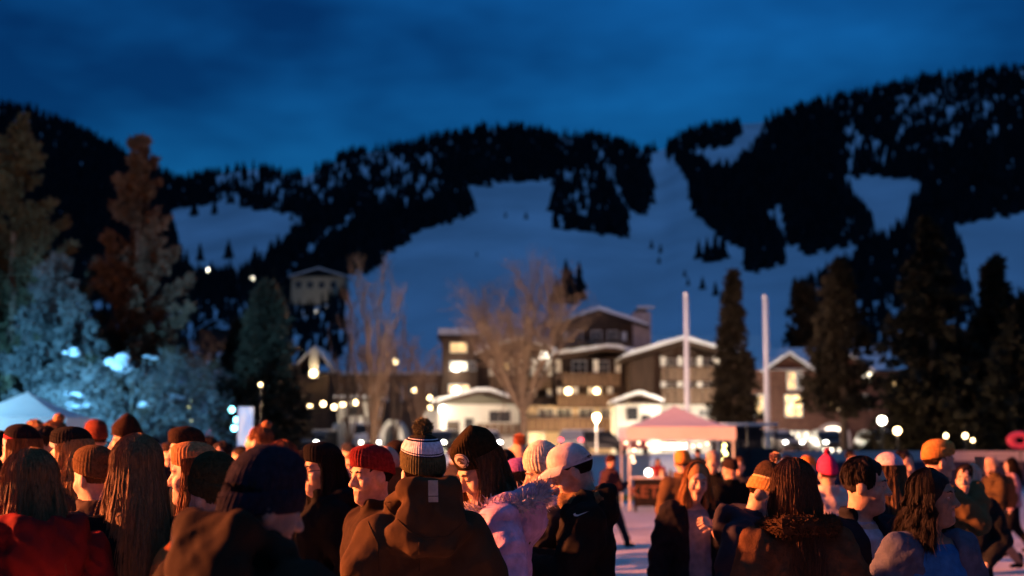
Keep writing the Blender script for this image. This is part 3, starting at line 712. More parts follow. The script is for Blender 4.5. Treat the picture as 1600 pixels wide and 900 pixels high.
# far lights over the square
bulbs('string_lights', 'row of bright bulbs strung in front of the timber block', [pr(455, 637, 100), pr(474, 633, 100), pr(484, 636, 100), pr(505, 631, 100), pr(522, 636, 100), pr(536, 632, 100), pr(555, 629, 100)], BULB, 0.17)
bulbs('string_lights', 'three separate bulbs between the bare trees and white house', [pr(647, 610, 100), pr(671, 621, 100), pr(672, 637, 100)], BULB, 0.15)
bulbs('string_lights', 'cyan bulbs hanging left of the glowing white panel', [pr(362, 640, 56), pr(370, 656, 56), pr(366, 669, 56)], BULBC, 0.11)
bulbs('string_lights', 'yellow and white bulbs beside the snowy shrub', [pr(295, 627, 56), pr(297, 636, 56), pr(296, 656, 56)], BULBY, 0.09)
for (px, py, Y, r, m, lab) in ((327, 424, 420, 0.95, BULBW, 'left one of two lamps shining on the lower slope'), (395, 437, 400, 0.95, BULBW, 'right one of two lamps shining on the lower slope'),
        (436, 463, 330, 0.45, BULBW, 'faint lamp left of the added pale lodge'), (460, 579, 140, 0.32, BULB, 'round lamp left of the lit corner post'), (323, 579, 150, 0.26, BULB, 'small amber lamp right of the russet spruce'),
        (617, 565, 130, 0.26, BULB, 'small amber lamp behind the tall bare tree'), (407, 601, 64, 0.07, BULB, 'tiny amber lamp in front of the narrow conifer'), (1258, 520, 240, 0.6, BULB, 'single amber window lamp above the brick building'),
        (325, 674, 60, 0.09, BULBR, 'small red light behind the crowd near the white panel'), (1478, 681, 70, 0.1, BULB, 'amber light low in the tallest spruce'), (1508, 681, 70, 0.12, BULB, 'brighter amber light low between the right spruces'), (1520, 688, 70, 0.08, BULB, 'small amber light beside the brighter low one')):
    if py < 500: Y = float(depth(np.array(float(px)), np.array(py+6.0))); r = Y*.0021
    z = W(px, py, Y); root = empty('distant_lamp', (z.x, Y, 0 if py > 600 else z.z-6), 0, lab, 'lamp', 'distant lamps')
    d = z.z-root.location.z
    MB().tube([(0, 0, -1), (0, 0, d-r)], 0.05, 6).build('pole', DARKM, root); MB().ball((0, 0, d), r, 10).build('globe', m, root, True)

def street_lamp(label, px, py, Y, r, m, w, col):
    z = W(px, py, Y); root = empty('street_lamp', (z.x, Y, 0), 0, label, 'street lamp', 'globe street lamps')
    h = z.z
    MB().lathe([(0.16, 0), (0.16, .12), (.09, .3), (.05, .45), (.045, h-r-.15), (.09, h-r-.1), (.1, h-r), (0.001, h-r)], 10).build('pole', WHITEM if px < 1000 else DARKM, root, True)
    MB().ball((0, 0, h), r, 14).build('globe', m, root, True)
    MB().lathe([(0.09, h+r*.9), (.06, h+r*1.15), (0.001, h+r*1.3)], 8).build('finial', DARKM, root)
    lamp('street_lamp_light', 'POINT', (z.x, Y-r-0.15, h), col, w, 0.2)
street_lamp('globe street lamp glowing in front of the cream ground floor', 932, 652, 80, 0.2, BULB, 1600, (1, .72, .42))
street_lamp('globe street lamp in front of the dark spruces', 1378, 657, 70, 0.2, BULBW, 350, (1, .85, .6))
street_lamp('smaller amber street lamp right of the spruce globe lamp', 1402, 673, 74, 0.18, BULB, 250, (1, .6, .3))
lamp('square_lamp', 'POINT', W(640, 650, 76), (1.0, 0.62, 0.40), 2600, 0.3)
lamp('square_lamp', 'POINT', W(800, 655, 78), (1.0, 0.60, 0.38), 3600, 0.3)

def flagpole(label, px, top, Y):
    z = W(px, top, Y); root = empty('flagpole', (W(px+4, 690, Y).x, Y, 0), 0, label, 'flagpole', 'bare flagpoles')
    MB().lathe([(.26, 0), (.26, .15), (.125, .3), (.11, 2), (.085, z.z), (0.001, z.z)], 14).build('pole', WHITEM, root, True)
    MB().ball((0, 0, z.z+.06), .11, 10).build('finial', WHITEM, root, True)
    q = MB(); q.tube([(0.16, -0.05, 1.2), (0.13, -0.03, z.z-.1)], 0.008, 4); q.build('halyard', WHITEM, root)
flagpole('white flagpole rising behind the pink tent', 1070, 462, 66)
flagpole('white flagpole standing in front of the brick building', 1195, 466, 66)

# ------------------------------------------------------------------ street, cars, rink and stalls
ROADM = mat('trodden_road', (0.09, 0.085, 0.085), 0.9, 0.3, 0.6, 0.3, 6)
def road():
    Z = 1.15
    o = MB().prism([(94, 0.0), (97, Z), (111, Z), (114, 0.0), (114, -0.6), (94, -0.6)], -70, 70)
    o.V = [(y, x, z) for (x, y, z) in o.V]
    q = o.build('street', ROADM); tag(q, 'raised street of trodden snow in front of the hotel', None, kind='structure')
    # ploughed snow bank along the street
    r = np.random.default_rng(3); V = []; Fs = []; n = 160
    for i in range(n):
        x = -70+140*i/(n-1); h = 0.75+0.28*math.sin(i*0.7)+r.uniform(-.12, .12)
        V += [(x, 93.0, -0.1), (x, 94.0, h*.8), (x, 95.0, h+.25), (x, 96.2, 1.16)]
    for i in range(n-1):
        for k in range(3): a = i*4+k; Fs.append((a, a+4, a+5, a+1))
    b = link('snow_bank', V, Fs, SNOW, smooth=True); tag(b, 'ploughed snow bank along the near edge of the street', None, kind='structure')
road()
GLOWW = emit('headlight_glow', (1.0, 0.93, 0.80), 22.0); GLOWR = emit('taillight_glow', (1.0, 0.05, 0.07), 10.0)
def car_proto(name, col, van=False, lit=True):
    root = empty(name, (0, 0, 0)); w = 0.92; H = 2.15 if van else 1.62
    if van: prof = [(-2.5, .35), (-2.5, 1.3), (-2.45, H-.05), (-2.3, H), (1.2, H), (1.75, 1.35), (2.45, 1.1), (2.55, .8), (2.55, .35)]
    else: prof = [(-2.25, .38), (-2.28, .95), (-2.15, 1.05), (-1.85, H-.06), (-1.6, H), (.2, H), (.45, H-.05), (1.05, 1.08), (2.05, .95), (2.25, .75), (2.25, .38)]
    n = len(prof); V = []; Fs = []
    rows = [(-w, .0), (-w*.98, .06), (0, .08), (w*.98, .06), (w, 0)]
    for x, ex in rows:        # front along -y; greenhouse leans inwards
        for (l, z) in prof:
            s = 1-(0.16*max(0, (z-1.0)/(H-1.0)))
            V.append((x*s, -(l+(ex if l > 0 else -ex)), z+(.02 if abs(x) < .5 and z > 1.2 else 0)))
    for k in range(len(rows)-1):
        for i in range(n): a = k*n+i; b = k*n+(i+1) % n; Fs.append((a, b, b+n, a+n))
    Fs.append(tuple(range(n))); Fs.append(tuple((len(rows)-1)*n+i for i in range(n-1, -1, -1)))
    body = link('body', V, Fs, mat('car_paint_'+name, col, .3, .05, 3, spec=.6), root)
    def pane(nm, pts): return MB().add(pts, [tuple(range(len(pts)))]).build(nm, GLASS, root)
    zt = H-.12; zb = 1.14; f = .16/(H-1.0)
    yb, yt = (1.06, .50) if not van else (1.82, 1.38)
    pane('windscreen', [(-w*.86, -yb-.10, zb), (w*.86, -yb-.10, zb), (w*.78, -yt-.10, zt), (-w*.78, -yt-.10, zt)])
    for sd in (-1, 1):
        sx = lambda z: sd*(w*(1-f*max(0, z-1.0))+.012)
        for a, b in (((1.75, .55), (.45, -.75), (-.85, -1.7)) if not van else ((-.9, -1.25), (.5, -.8), (1.9, .6), (2.3, 2.0)))[:3]:
            y0, y1 = (-.78, .28) if (a, b) == (1.75, .55) else (.36, 1.25) if (a, b) == (.45, -.75) else (1.33, 1.72)
            pane('side_window', [(sx(zb), y0, zb), (sx(zb), y1, zb), (sx(zt), y1-(.0 if y1 < 1.5 else .1), zt), (sx(zt), y0+(.25 if y0 < -.5 else 0), zt)])
        MB().ball((sd*.66, -(2.24 if not van else 2.56), .78), .13, 12, 0, (1.3, .5, 1)).build('headlight', GLOWW if lit else WHITEM, root, True)
        MB().box((sd*.70-.13, 2.27 if not van else 2.53, .88), (sd*.70+.13, 2.34 if not van else 2.6, 1.06)).build('tail_light', GLOWR, root)
        for y in (-1.4, 1.35):
            b = MB(); b.lathe([(.20, -.11), (.30, -.11), (.335, -.07), (.335, .07), (.30, .11), (.20, .11)], 20)
            b.V = [(sd*.82+z, y+xx, .335+yy) for xx, yy, z in b.V]; ty = b.build('wheel', mat('tyre', (.012, .012, .012), .9), root)
            c = MB(); c.lathe([(.001, .05), (.19, .07), (.205, .10), (.205, -.1), (.001, -.1)], 16); c.V = [(sd*.82+sd*z, y+xx, .335+yy) for xx, yy, z in c.V]; c.build('rim', mat('rim', (.35, .35, .36), .35, metal=.9), ty)
    MB().box((-.75, -2.345 if not van else -2.66, .42), (.75, -2.26 if not van else -2.57, .6)).build('bumper', DARKM, root)
    MB().box((-.35, -2.34 if not van else -2.655, .64), (.35, -2.28 if not van else -2.59, .82)).build('grille', DARKM, root)
    MB().box((-w*.76, -.1, H+.02), (w*.76, 1.5, H+.09)).build('roof_snow', SNOW, root)
    return root
protos = {'black': car_proto('parked_car', (.012, .012, .015)), 'silver': car_proto('silver_car', (.30, .30, .31)), 'red': car_proto('red_car', (.22, .015, .015)), 'white': car_proto('passenger_van', (.65, .65, .65), True)}
CARS = [('black', 1294, 101, 0, 'black car facing the square with both headlights on, below the lit arch'), ('black', 1376, 101, 12, 'black car with one bright headlight below the spruce lamps'), ('silver', 1214, 101, 20, 'silver car with headlights on left of the lit arch'),
        ('red', 1500, 101, 172, 'red car showing tail lights near the right edge'), ('black', 1552, 101, 24, 'dark car with headlights on at the right behind the rink boards'), ('silver', 897, 101, 172, 'silver car with red tail lights behind the pale cap'), ('black', 940, 101, 90, 'dark car parked sideways left of the tent'), ('red', 990, 101, 178, 'red car showing tail lights just left of the pink tent'),
        ('white', 556, 101, 28, 'white van with glaring headlights under the arched house'), ('black', 500, 101, -15, 'black car with one light left of the white van'), ('black', 1440, 101, 90, 'black car parked sideways below the tallest spruce'), ('silver', 760, 101, 8, 'silver car with headlights on in front of the white house'), ('black', 690, 101, -10, 'dark car with headlights on left of the white house')]
used = set()
for kind, px, Y, rz, lab in CARS:
    o = protos[kind] if kind not in used else copy_tree(protos[kind]); used.add(kind)
    x = fx(px, 692, Y); o.location = (x, Y, 1.15); o.rotation_euler = (0, 0, math.radians(rz)); tag(o, lab, 'van' if kind == 'white' else 'car', 'vehicles parked along the street')

# rink boards: separate panels with a cap rail
def boards(name, label, px0, px1, Y, ztop, cols, n, capcol, low=.0):
    x0, x1 = fx(px0, 700, Y), fx(px1, 700, Y); root = empty(name, ((x0+x1)/2, Y, 0), 0, label, 'rink boards', 'boards around the skating rink'); o = (x0+x1)/2; w = (x1-x0)/n
    for i in range(n):
        a = x0+i*w-o; b = MB(); b.box((a+.012, 0, .22), (a+w-.012, .06, ztop-.06)); b.build('panel', cols[i % len(cols)], root)
        MB().box((a-.04, .065, 0), (a+.04, .14, ztop-.07)).build('post', WHITEM, root)
        MB().box((a+.012, -.015, 0.0), (a+w-.012, .06, .21)).build('kick_strip', mat('kick_yellow', (.5, .42, .12), .5), root)
    MB().box((x0-o-.05, -.06, ztop-.058), (x1-o+.05, .12, ztop)).build('cap_rail', capcol, root)
BLUEP = mat('board_blue', (.22, .40, .58), .4, .08, 2); WHITEP = mat('board_white', (.48, .48, .48), .4, .08, 2); PINKP = mat('board_cap', (.62, .40, .36), .4, .05, 2)
boards('rink_boards', 'pale blue rink boards with pink cap left of the banner table', 878, 1016, 46, 1.50, [BLUEP, BLUEP, WHITEP], 3, PINKP)
NAVYP = mat('board_navy', (.03, .035, .07), .45, .1, 2)
def far_boards():
    Y = 62; x0, x1 = fx(1222, 700, Y), fx(1640, 700, Y); root = empty('rink_boards', ((x0+x1)/2, Y, 0), 0, 'long white-topped rink boards behind the right-hand group', 'rink boards', 'boards around the skating rink'); o = (x0+x1)/2; n = 5; w = (x1-x0)/n
    for i in range(n):
        a = x0+i*w-o
        MB().box((a+.012, 0, 1.10), (a+w-.012, .06, 1.46)).build('white_panel', WHITEP, root); MB().box((a+.012, 0.01, 0), (a+w-.012, .05, 1.09)).build('panel', NAVYP, root)
        MB().box((a-.04, .065, 0), (a+.04, .14, 1.42)).build('post', WHITEM, root)
    MB().box((x0-o, -.03, 1.465), (x1-o, .1, 1.52)).build('cap_rail', WHITEM, root)
far_boards()
# banner table under the tent
def text_mesh(body, size, name, m, parent, loc, font_extrude=.004):
    c = bpy.data.curves.new(name, 'FONT'); c.body = body; c.size = size; c.extrude = font_extrude; c.align_x = 'CENTER'; c.align_y = 'CENTER'; c.space_character = 1.08; c.offset = size*.018
    t = bpy.data.objects.new(name+'_curve', c); me = bpy.data.meshes.new_from_object(t); bpy.data.objects.remove(t); bpy.data.curves.remove(c)
    me.transform(Matrix.Translation(loc) @ Matrix.Rotation(math.pi/2, 4, 'X')); me.name = name; me.materials.clear(); me.materials.append(m)
    o = bpy.data.objects.new(name, me); COL.objects.link(o); o.parent = parent; return o
def banner_table():
    Y = 38.5; x0, x1 = fx(990, 765, Y), fx(1068, 765, Y); root = empty('banner_table', ((x0+x1)/2, Y, 0), 0, 'table with a black lettered banner reading KETTLE before the pink tent', 'table'); h = (x1-x0)/2
    MB().box((-h, 0, .90), (h, .7, .94)).build('table_top', WHITEM, root)
    for sx in (-1, 1):
        for y in (.06, .62): MB().box((sx*(h-.08)-.02, y, 0), (sx*(h-.08)+.02, y+.04, .9)).build('leg', DARKM, root)
    V = []; Fs = []; n = 24
    for i in range(n+1):
        x = -h+2*h*i/n; y = -.02+.006*math.sin(i*1.3); V += [(x, y, .89), (x, y-.008, .16)]
    for i in range(n): Fs.append((2*i, 2*i+1, 2*i+3, 2*i+2))
    b = link('banner', V, Fs, mat('banner_black', (.007, .006, .006), .8), root)
    text_mesh('KETTLE', .44, 'banner_lettering', mat('banner_letters', (.19, .085, .05), .8), b, (-.02, -.045, .54))
    MB().ball((-h+.42, .2, 1.06), .09, 12).build('table_lamp', BULBW, root, True)
    for i, (x, c) in enumerate(((-.1, (.5, .1, .08)), (.12, (.6, .5, .3)), (.35, (.1, .1, .1)))): 
        q = MB().lathe([(.05, .941), (.055, 1.06), (.03, 1.1), (.03, 1.15), (.001, 1.15)], 10, (x, .25, 0)).build('jar', mat('jar%d' % i, c, .4), root, True)
banner_table()
# dark shelter right of the tent, glowing panel, pink inflatable
def misc():
    Y = 60; f = Facade('dark_shelter', Y, 'long dark open shelter with thin grey roof edge right of the pink tent', 'shelter', pc=1170)
    f.box('roof', 1128, 661, 1216, 664, 0, 4, WHITEM); f.box('back_wall', 1130, 664, 1214, 720, 3.6, 3.9, DARKM, z0=0); f.box('counter', 1132, 700, 1212, 720, 0.2, 0.9, mat('shelter_dark', (.02, .024, .03), .7), z0=0)
    for a in (1130, 1168, 1212): f.box('post', a, 664, a+3, 720, 0.05, .2, DARKM, z0=0)
    Y = 44; p = W(383, 690, Y); root = empty('glowing_panel', (p.x, Y, 0), .12, 'tall glowing white-blue panel standing above the crowd', 'light panel')
    m, t, b = nodes('panel_screen'); co = t.nodes.new('ShaderNodeTexCoord'); mpn = t.nodes.new('ShaderNodeMapping'); mpn.inputs['Scale'].default_value = (9, 9, 1.5); n = t.nodes.new('ShaderNodeTexNoise'); n.inputs['Scale'].default_value = 1.2; r = t.nodes.new('ShaderNodeValToRGB')
    r.color_ramp.elements[0].position = .35; r.color_ramp.elements[0].color = (.16, .34, .75, 1); r.color_ramp.elements[1].position = .62; r.color_ramp.elements[1].color = (.95, .78, .80, 1)
    t.links.new(co.outputs['Object'], mpn.inputs[0]); t.links.new(mpn.outputs[0], n.inputs['Vector']); t.links.new(n.outputs['Fac'], r.inputs[0]); t.links.new(r.outputs[0], b.inputs['Emission Color']); b.inputs['Emission Strength'].default_value = 0.9
    zt = fz(636, Y); h = .23
    MB().box((-h, 0, .3), (h, .05, zt)).build('screen', m, root)
    q = MB(); q.box((-h-.03, -.02, .27), (-h-.002, .08, zt+.03)); q.box((h+.002, -.02, .27), (h+.03, .08, zt+.03)); q.box((-h, -.02, zt+.002), (h, .08, zt+.03)); q.build('frame', DARKM, root)
    MB().box((-.4, -.25, 0), (.4, .3, .06)).build('base', DARKM, root); MB().box((-.06, .0, .06), (.06, .05, .3)).build('stem', DARKM, root)
    Y = 58; p = W(1594, 688, Y); root = empty('inflatable_ring', (p.x, Y, p.z), 0, 'pink inflatable ring at the right edge above the rink boards', 'inflatable')
    V = []; Fs = []; n, k = 28, 12
    for i in range(n):
        a = 2*math.pi*i/n
        for j in range(k): bb = 2*math.pi*j/k; R = .30+.16*math.cos(bb); V.append((R*math.cos(a)*1.25, .16*math.sin(bb), R*math.sin(a)*.8))
    for i in range(n):
        for j in range(k): Fs.append((i*k+j, ((i+1) % n)*k+j, ((i+1) % n)*k+(j+1) % k, i*k+(j+1) % k))
    link('ring', V, Fs, mat('pink_vinyl', (.75, .10, .16), .3), root, smooth=True)
    MB().tube([(0, .05, -.3), (0, .05, -p.z)], .03, 6).build('stand', DARKM, root); MB().box((-.25, -.2, -p.z), (.25, .3, -p.z+.05)).build('stand_base', DARKM, root)
misc()

# ------------------------------------------------------------------ figures: smooth-blended volumes meshed with surface nets
def axis(lo, hi, res, fine):
    pts = [lo]; x = lo
    while x < hi:
        st = res
        for a, b, r in fine:
            if a - res*0.5 <= x < b: st = min(st, r)
        x += st; pts.append(x)
    return np.array(pts, np.float32)
class Field:
    def __init__(s, lo, hi, res, fine=()):
        s.ax = [axis(lo[i], hi[i], res, [(f[0][i], f[1][i], f[2]) for f in fine]) for i in range(3)]
        s.f = np.full([len(a) for a in s.ax], 9.0, np.float32); s.res = res
    def put(s, fn, lo, hi, k=0.03, op='u'):
        m = k + 2.2*s.res; sl = []; g = []
        for i in range(3):
            a = int(np.searchsorted(s.ax[i], lo[i]-m)); b = int(np.searchsorted(s.ax[i], hi[i]+m))
            if b-a < 1: return s
            sl.append(slice(a, b)); g.append(s.ax[i][a:b])
        X, Y, Z = np.meshgrid(*g, indexing='ij', sparse=True)
        d = fn(X, Y, Z); sl = tuple(sl); a = s.f[sl]
        if op == 'u':
            h = np.maximum(k-np.abs(a-d), 0)/k; s.f[sl] = np.minimum(a, d)-h*h*k*0.25
        else:
            d = -d; h = np.maximum(k-np.abs(a-d), 0)/k; s.f[sl] = np.maximum(a, d)+h*h*k*0.25
        return s
    def cone(s, p, r, q, t, k=0.03, op='u', sq=None):
        p = np.array(p, np.float32); q = np.array(q, np.float32); v = q-p; L2 = float(v@v)+1e-9; R = max(r, t)
        if sq is None: sq = (1, 1, 1)
        iq = [1/x for x in sq]; vs = v*np.array(iq, np.float32); L2 = float(vs@vs)+1e-9
        def fn(X, Y, Z):
            x, y, z = (X-p[0])*iq[0], (Y-p[1])*iq[1], (Z-p[2])*iq[2]
            h = np.clip((x*vs[0]+y*vs[1]+z*vs[2])/L2, 0, 1)
            return np.sqrt((x-vs[0]*h)**2+(y-vs[1]*h)**2+(z-vs[2]*h)**2)-(r+(t-r)*h)
        return s.put(fn, np.minimum(p, q)-R*max(sq), np.maximum(p, q)+R*max(sq), k, op)
    def chain(s, pts, rad, k=0.03, sq=None):
        for i in range(len(pts)-1): s.cone(pts[i], rad[i], pts[i+1], rad[i+1], k, 'u', sq)
        return s
    def ell(s, c, r, k=0.03, op='u', M=None):
        c = np.array(c, np.float32); r = np.array(r, np.float32)
        if M is not None:
            c4 = M @ Vector(c); R3 = np.array(M.to_3x3(), np.float32); c = np.array(c4, np.float32)
        def fn(X, Y, Z):
            x, y, z = X-c[0], Y-c[1], Z-c[2]
            if M is not None:
                x, y, z = (x*R3[0, 0]+y*R3[1, 0]+z*R3[2, 0]), (x*R3[0, 1]+y*R3[1, 1]+z*R3[2, 1]), (x*R3[0, 2]+y*R3[1, 2]+z*R3[2, 2])
            x, y, z = x/r[0], y/r[1], z/r[2]
            k0 = np.sqrt(x*x+y*y+z*z)+1e-6; k1 = np.sqrt((x/r[0])**2+(y/r[1])**2+(z/r[2])**2)+1e-6
            return k0*(k0-1)/k1
        R = float(r.max()) if M is not None else r
        return s.put(fn, c-R, c+R, k, op)
    def loft(s, zs, a, b, cx=None, cy=None, k=0.03, op='u', n=2.4):
        zs = np.array(zs); cx = cx if cx is not None else [0]*len(zs); cy = cy if cy is not None else [0]*len(zs)
        A, B = max(a), max(b)
        def fn(X, Y, Z):
            z = Z; za = np.interp(z, zs, a); zb = np.interp(z, zs, b); x = (X-np.interp(z, zs, cx))/za; y = (Y-np.interp(z, zs, cy))/zb
            q = (np.abs(x)**n+np.abs(y)**n)**(1/n)
            d = (q-1)*np.minimum(za, zb)
            return np.maximum(d, np.maximum(zs[0]-z, z-zs[-1])).astype(np.float32)
        return s.put(fn, (min(cx)-A, min(cy)-B, zs[0]), (max(cx)+A, max(cy)+B, zs[-1]), k, op)
    def folds(s, amp, seed, wl=0.16, puff=0.0, pitch=0.1):
        r = np.random.default_rng(seed); X, Y, Z = np.meshgrid(*s.ax, indexing='ij', sparse=True)
        d = 0
        for i in range(8):
            big = i < 4
            v = r.normal(0, 1, 3); v[2] *= 0.7; v /= np.linalg.norm(v); kk = 2*math.pi/(wl*(r.uniform(0.7, 1.4) if big else r.uniform(.3, .5)))
            u = v[[1, 2, 0]]; wv = np.abs(np.sin(kk*0.5*(v[0]*X+v[1]*Y+v[2]*Z)+1.9*np.sin((9 if big else 16)*(u[0]*X+u[1]*Y+u[2]*Z)+i)+r.uniform(0, 6)))
            d = d + (wv-0.6)*(r.uniform(0.6, 1) if big else r.uniform(.25, .45))
        s.f += (amp*1.25*d/2.0).astype(np.float32)
        if puff: s.f -= (puff*(np.sqrt(np.abs(np.sin(math.pi*Z/pitch)))-0.6)).astype(np.float32)
        return s
    def mesh(s):
        f = s.f; ins = f < 0
        c = np.zeros([n-1 for n in f.shape], np.int8); co = [(i, j, k) for i in (0, 1) for j in (0, 1) for k in (0, 1)]
        sh = c.shape
        for i, j, k in co: c += ins[i:i+sh[0], j:j+sh[1], k:k+sh[2]]
        act = (c > 0) & (c < 8); I, J, K = np.nonzero(act); n = len(I)
        if n == 0: return np.zeros((0, 3)), np.zeros((0, 4), int)
        idx = np.full(sh, -1, np.int64); idx[act] = np.arange(n)
        P = np.zeros((n, 3)); cnt = np.zeros(n); ax = s.ax
        for a in co:
            for d in range(3):
                if a[d]: continue
                b = list(a); b[d] = 1
                fa = f[I+a[0], J+a[1], K+a[2]]; fb = f[I+b[0], J+b[1], K+b[2]]; m = (fa < 0) != (fb < 0)
                if not m.any(): continue
                t = fa[m]/(fa[m]-fb[m]); ii = (I[m], J[m], K[m])
                for e in range(3):
                    pa = ax[e][ii[e]+a[e]]; pb = ax[e][ii[e]+b[e]]; P[m, e] += pa+(pb-pa)*t
                cnt[m] += 1
        P /= cnt[:, None]
        Q = []
        for d in range(3):
            o = [x for x in range(3) if x != d]
            s1 = [slice(1, -1)]*3; s1[d] = slice(0, -1); s2 = [slice(1, -1)]*3; s2[d] = slice(1, None)
            a, b = ins[tuple(s1)], ins[tuple(s2)]; ch = np.nonzero(a != b); flip = a[ch]
            g = [None]*3; g[d] = ch[d]; g[o[0]] = ch[o[0]]+1; g[o[1]] = ch[o[1]]+1
            def cell(u, v):
                h = list(g); h[o[0]] = g[o[0]]-u; h[o[1]] = g[o[1]]-v; return idx[h[0], h[1], h[2]]
            q = np.stack([cell(1, 1), cell(0, 1), cell(0, 0), cell(1, 0)], -1)
            if d == 1: flip = ~flip
            q[~flip] = q[~flip][:, ::-1]; Q.append(q)
        return P, np.concatenate(Q)
def smooth_mesh(V, Q, it=1):
    for _ in range(it):
        S = np.zeros_like(V); C = np.zeros(len(V))
        for a in range(4):
            b = (a+1) % 4; np.add.at(S, Q[:, a], V[Q[:, b]]); np.add.at(C, Q[:, a], 1); np.add.at(S, Q[:, b], V[Q[:, a]]); np.add.at(C, Q[:, b], 1)
        V = V*0.5+0.5*S/np.maximum(C, 1)[:, None]
    return V

def wrinkle(m):
    t = m.node_tree
    if t.nodes.get('wrinkles'): return m
    b = t.nodes['Principled BSDF']; old = b.inputs['Normal'].links[0].from_node
    co = t.nodes.new('ShaderNodeTexCoord'); w = t.nodes.new('ShaderNodeTexNoise'); w.name = 'wrinkles'; w.noise_type = 'RIDGED_MULTIFRACTAL'
    w.inputs['Scale'].default_value = 7; w.inputs['Detail'].default_value = 3; w.inputs['Distortion'].default_value = 1.2; w.normalize = True
    bp = t.nodes.new('ShaderNodeBump'); bp.inputs['Strength'].default_value = 0.4; bp.inputs['Distance'].default_value = 0.018
    t.links.new(co.outputs['Object'], w.inputs['Vector']); t.links.new(w.outputs['Fac'], bp.inputs['Height']); t.links.new(bp.outputs[0], old.inputs['Normal'])
    return m
def cloth(col, kind='cloth'):
    key = kind+'_'+'_'.join('%03d' % int(c*1000) for c in col)
    if kind == 'knit': return mat(key, col, 0.95, 0.3, 60, 0.6, 160, spec=0.02)
    if kind == 'shell': return wrinkle(mat(key, col, 0.8, 0.15, 14, 0.12, 45, spec=0.03))
    if kind == 'hair': return mat(key, col, 0.6, 0.45, 30, 0.3, 60, spec=0.12, stretch=(6, 6, 0.6))
    if kind == 'fur': return mat(key, col, 0.9, 0.35, 40, spec=0.03)
    return wrinkle(mat(key, col, 0.95, 0.25, 22, 0.3, 120, spec=0.02))
def skin(tone):
    key = 'skin_'+'_'.join('%02d' % int(c*100) for c in tone)
    if key in MATS: return MATS[key]
    m = mat(key, tone, 0.5, 0.28, 26, 0.25, 260, spec=0.25)
    b = m.node_tree.nodes['Principled BSDF']; b.inputs['Subsurface Weight'].default_value = 0.06; b.inputs['Subsurface Radius'].default_value = (0.01, 0.004, 0.002)
    return m
PALE = (0.56, 0.36, 0.27); TAN = (0.44, 0.27, 0.19); SHADED = (0.24, 0.14, 0.095)  # third tone is darkened: shade on one woman's face put into the skin
LIP = mat('lips', (0.40, 0.19, 0.155), 0.4, 0.1, 30); EYE = mat('eye_white', (0.36, 0.33, 0.31), 0.2, 0.05, 30, spec=0.6); IRIS = mat('iris', (0.025, 0.018, 0.014), 0.15, 0.1, 30, spec=0.7)
NECK = Vector((0, 0, 1.53)); HC = Vector((0, 0.022, 1.632))
def head_matrix(hy, hp, hr=0):
    R = Matrix.Rotation(math.radians(hy), 4, 'Z') @ Matrix.Rotation(math.radians(-hp), 4, 'X') @ Matrix.Rotation(math.radians(hr), 4, 'Y')
    return Matrix.Translation(NECK) @ R @ Matrix.Translation(HC-NECK)
def hand(Fd, wr, d, nrm, side, curl):
    """palm, four fingers of unequal length and a thumb; wr wrist, d pointing direction, nrm back of the hand"""
    d = Vector(d).normalized(); nrm = Vector(nrm); nrm = (nrm-d*nrm.dot(d)).normalized(); x = d.cross(nrm).normalized()*side; wr = Vector(wr)
    A = lambda u, v, w: wr+x*u+d*v+nrm*w
    for u in (-.022, -.004, .014, .026): Fd.cone(A(u*.6, .012, 0), .017, A(u, .075, 0), .0135, .012)
    for u, L in ((-.030, .060), (-.0105, .072), (.0095, .078), (.0295, .070)):
        c1, c2 = curl*.55, curl*1.25
        p0 = A(u, .078, 0); p1 = A(u*1.08, .078+L*.5*math.cos(c1), -L*.5*math.sin(c1)); p2 = A(u*1.1, .078+L*.5*math.cos(c1)+L*.5*math.cos(c2), -L*.5*math.sin(c1)-L*.5*math.sin(c2))
        Fd.cone(p0, .0098, p1, .0088, .006); Fd.cone(p1, .0088, p2, .0075, .004)
    t0 = A(.028, .022, -.004); t1 = A(.052, .05, -.012); t2 = A(.058, .078, -.02-.02*curl)
    Fd.cone(t0, .014, t1, .0105, .012); Fd.cone(t1, .0105, t2, .0085, .005)
ARM = {   # elbow and wrist in the figure's own frame for its right side (x mirrored for the left)
 'pocket': ((.285, -.06, 1.13), (.20, .10, .97)), 'down': ((.27, -.03, 1.12), (.27, .04, .86)), 'chest': ((.27, .05, 1.14), (.06, .25, 1.26)),
 'clap': ((.25, .14, 1.20), (.06, .30, 1.40)), 'chin': ((.22, .16, 1.22), (.07, .20, 1.47)), 'phone': ((.25, .06, 1.14), (.10, .30, 1.22)), 'cup': ((.24, .08, 1.16), (.10, .22, 1.34)), 'out': ((.36, -.05, 1.14), (.46, .06, .92)), 'face': ((.24, .16, 1.24), (.08, .26, 1.50))}
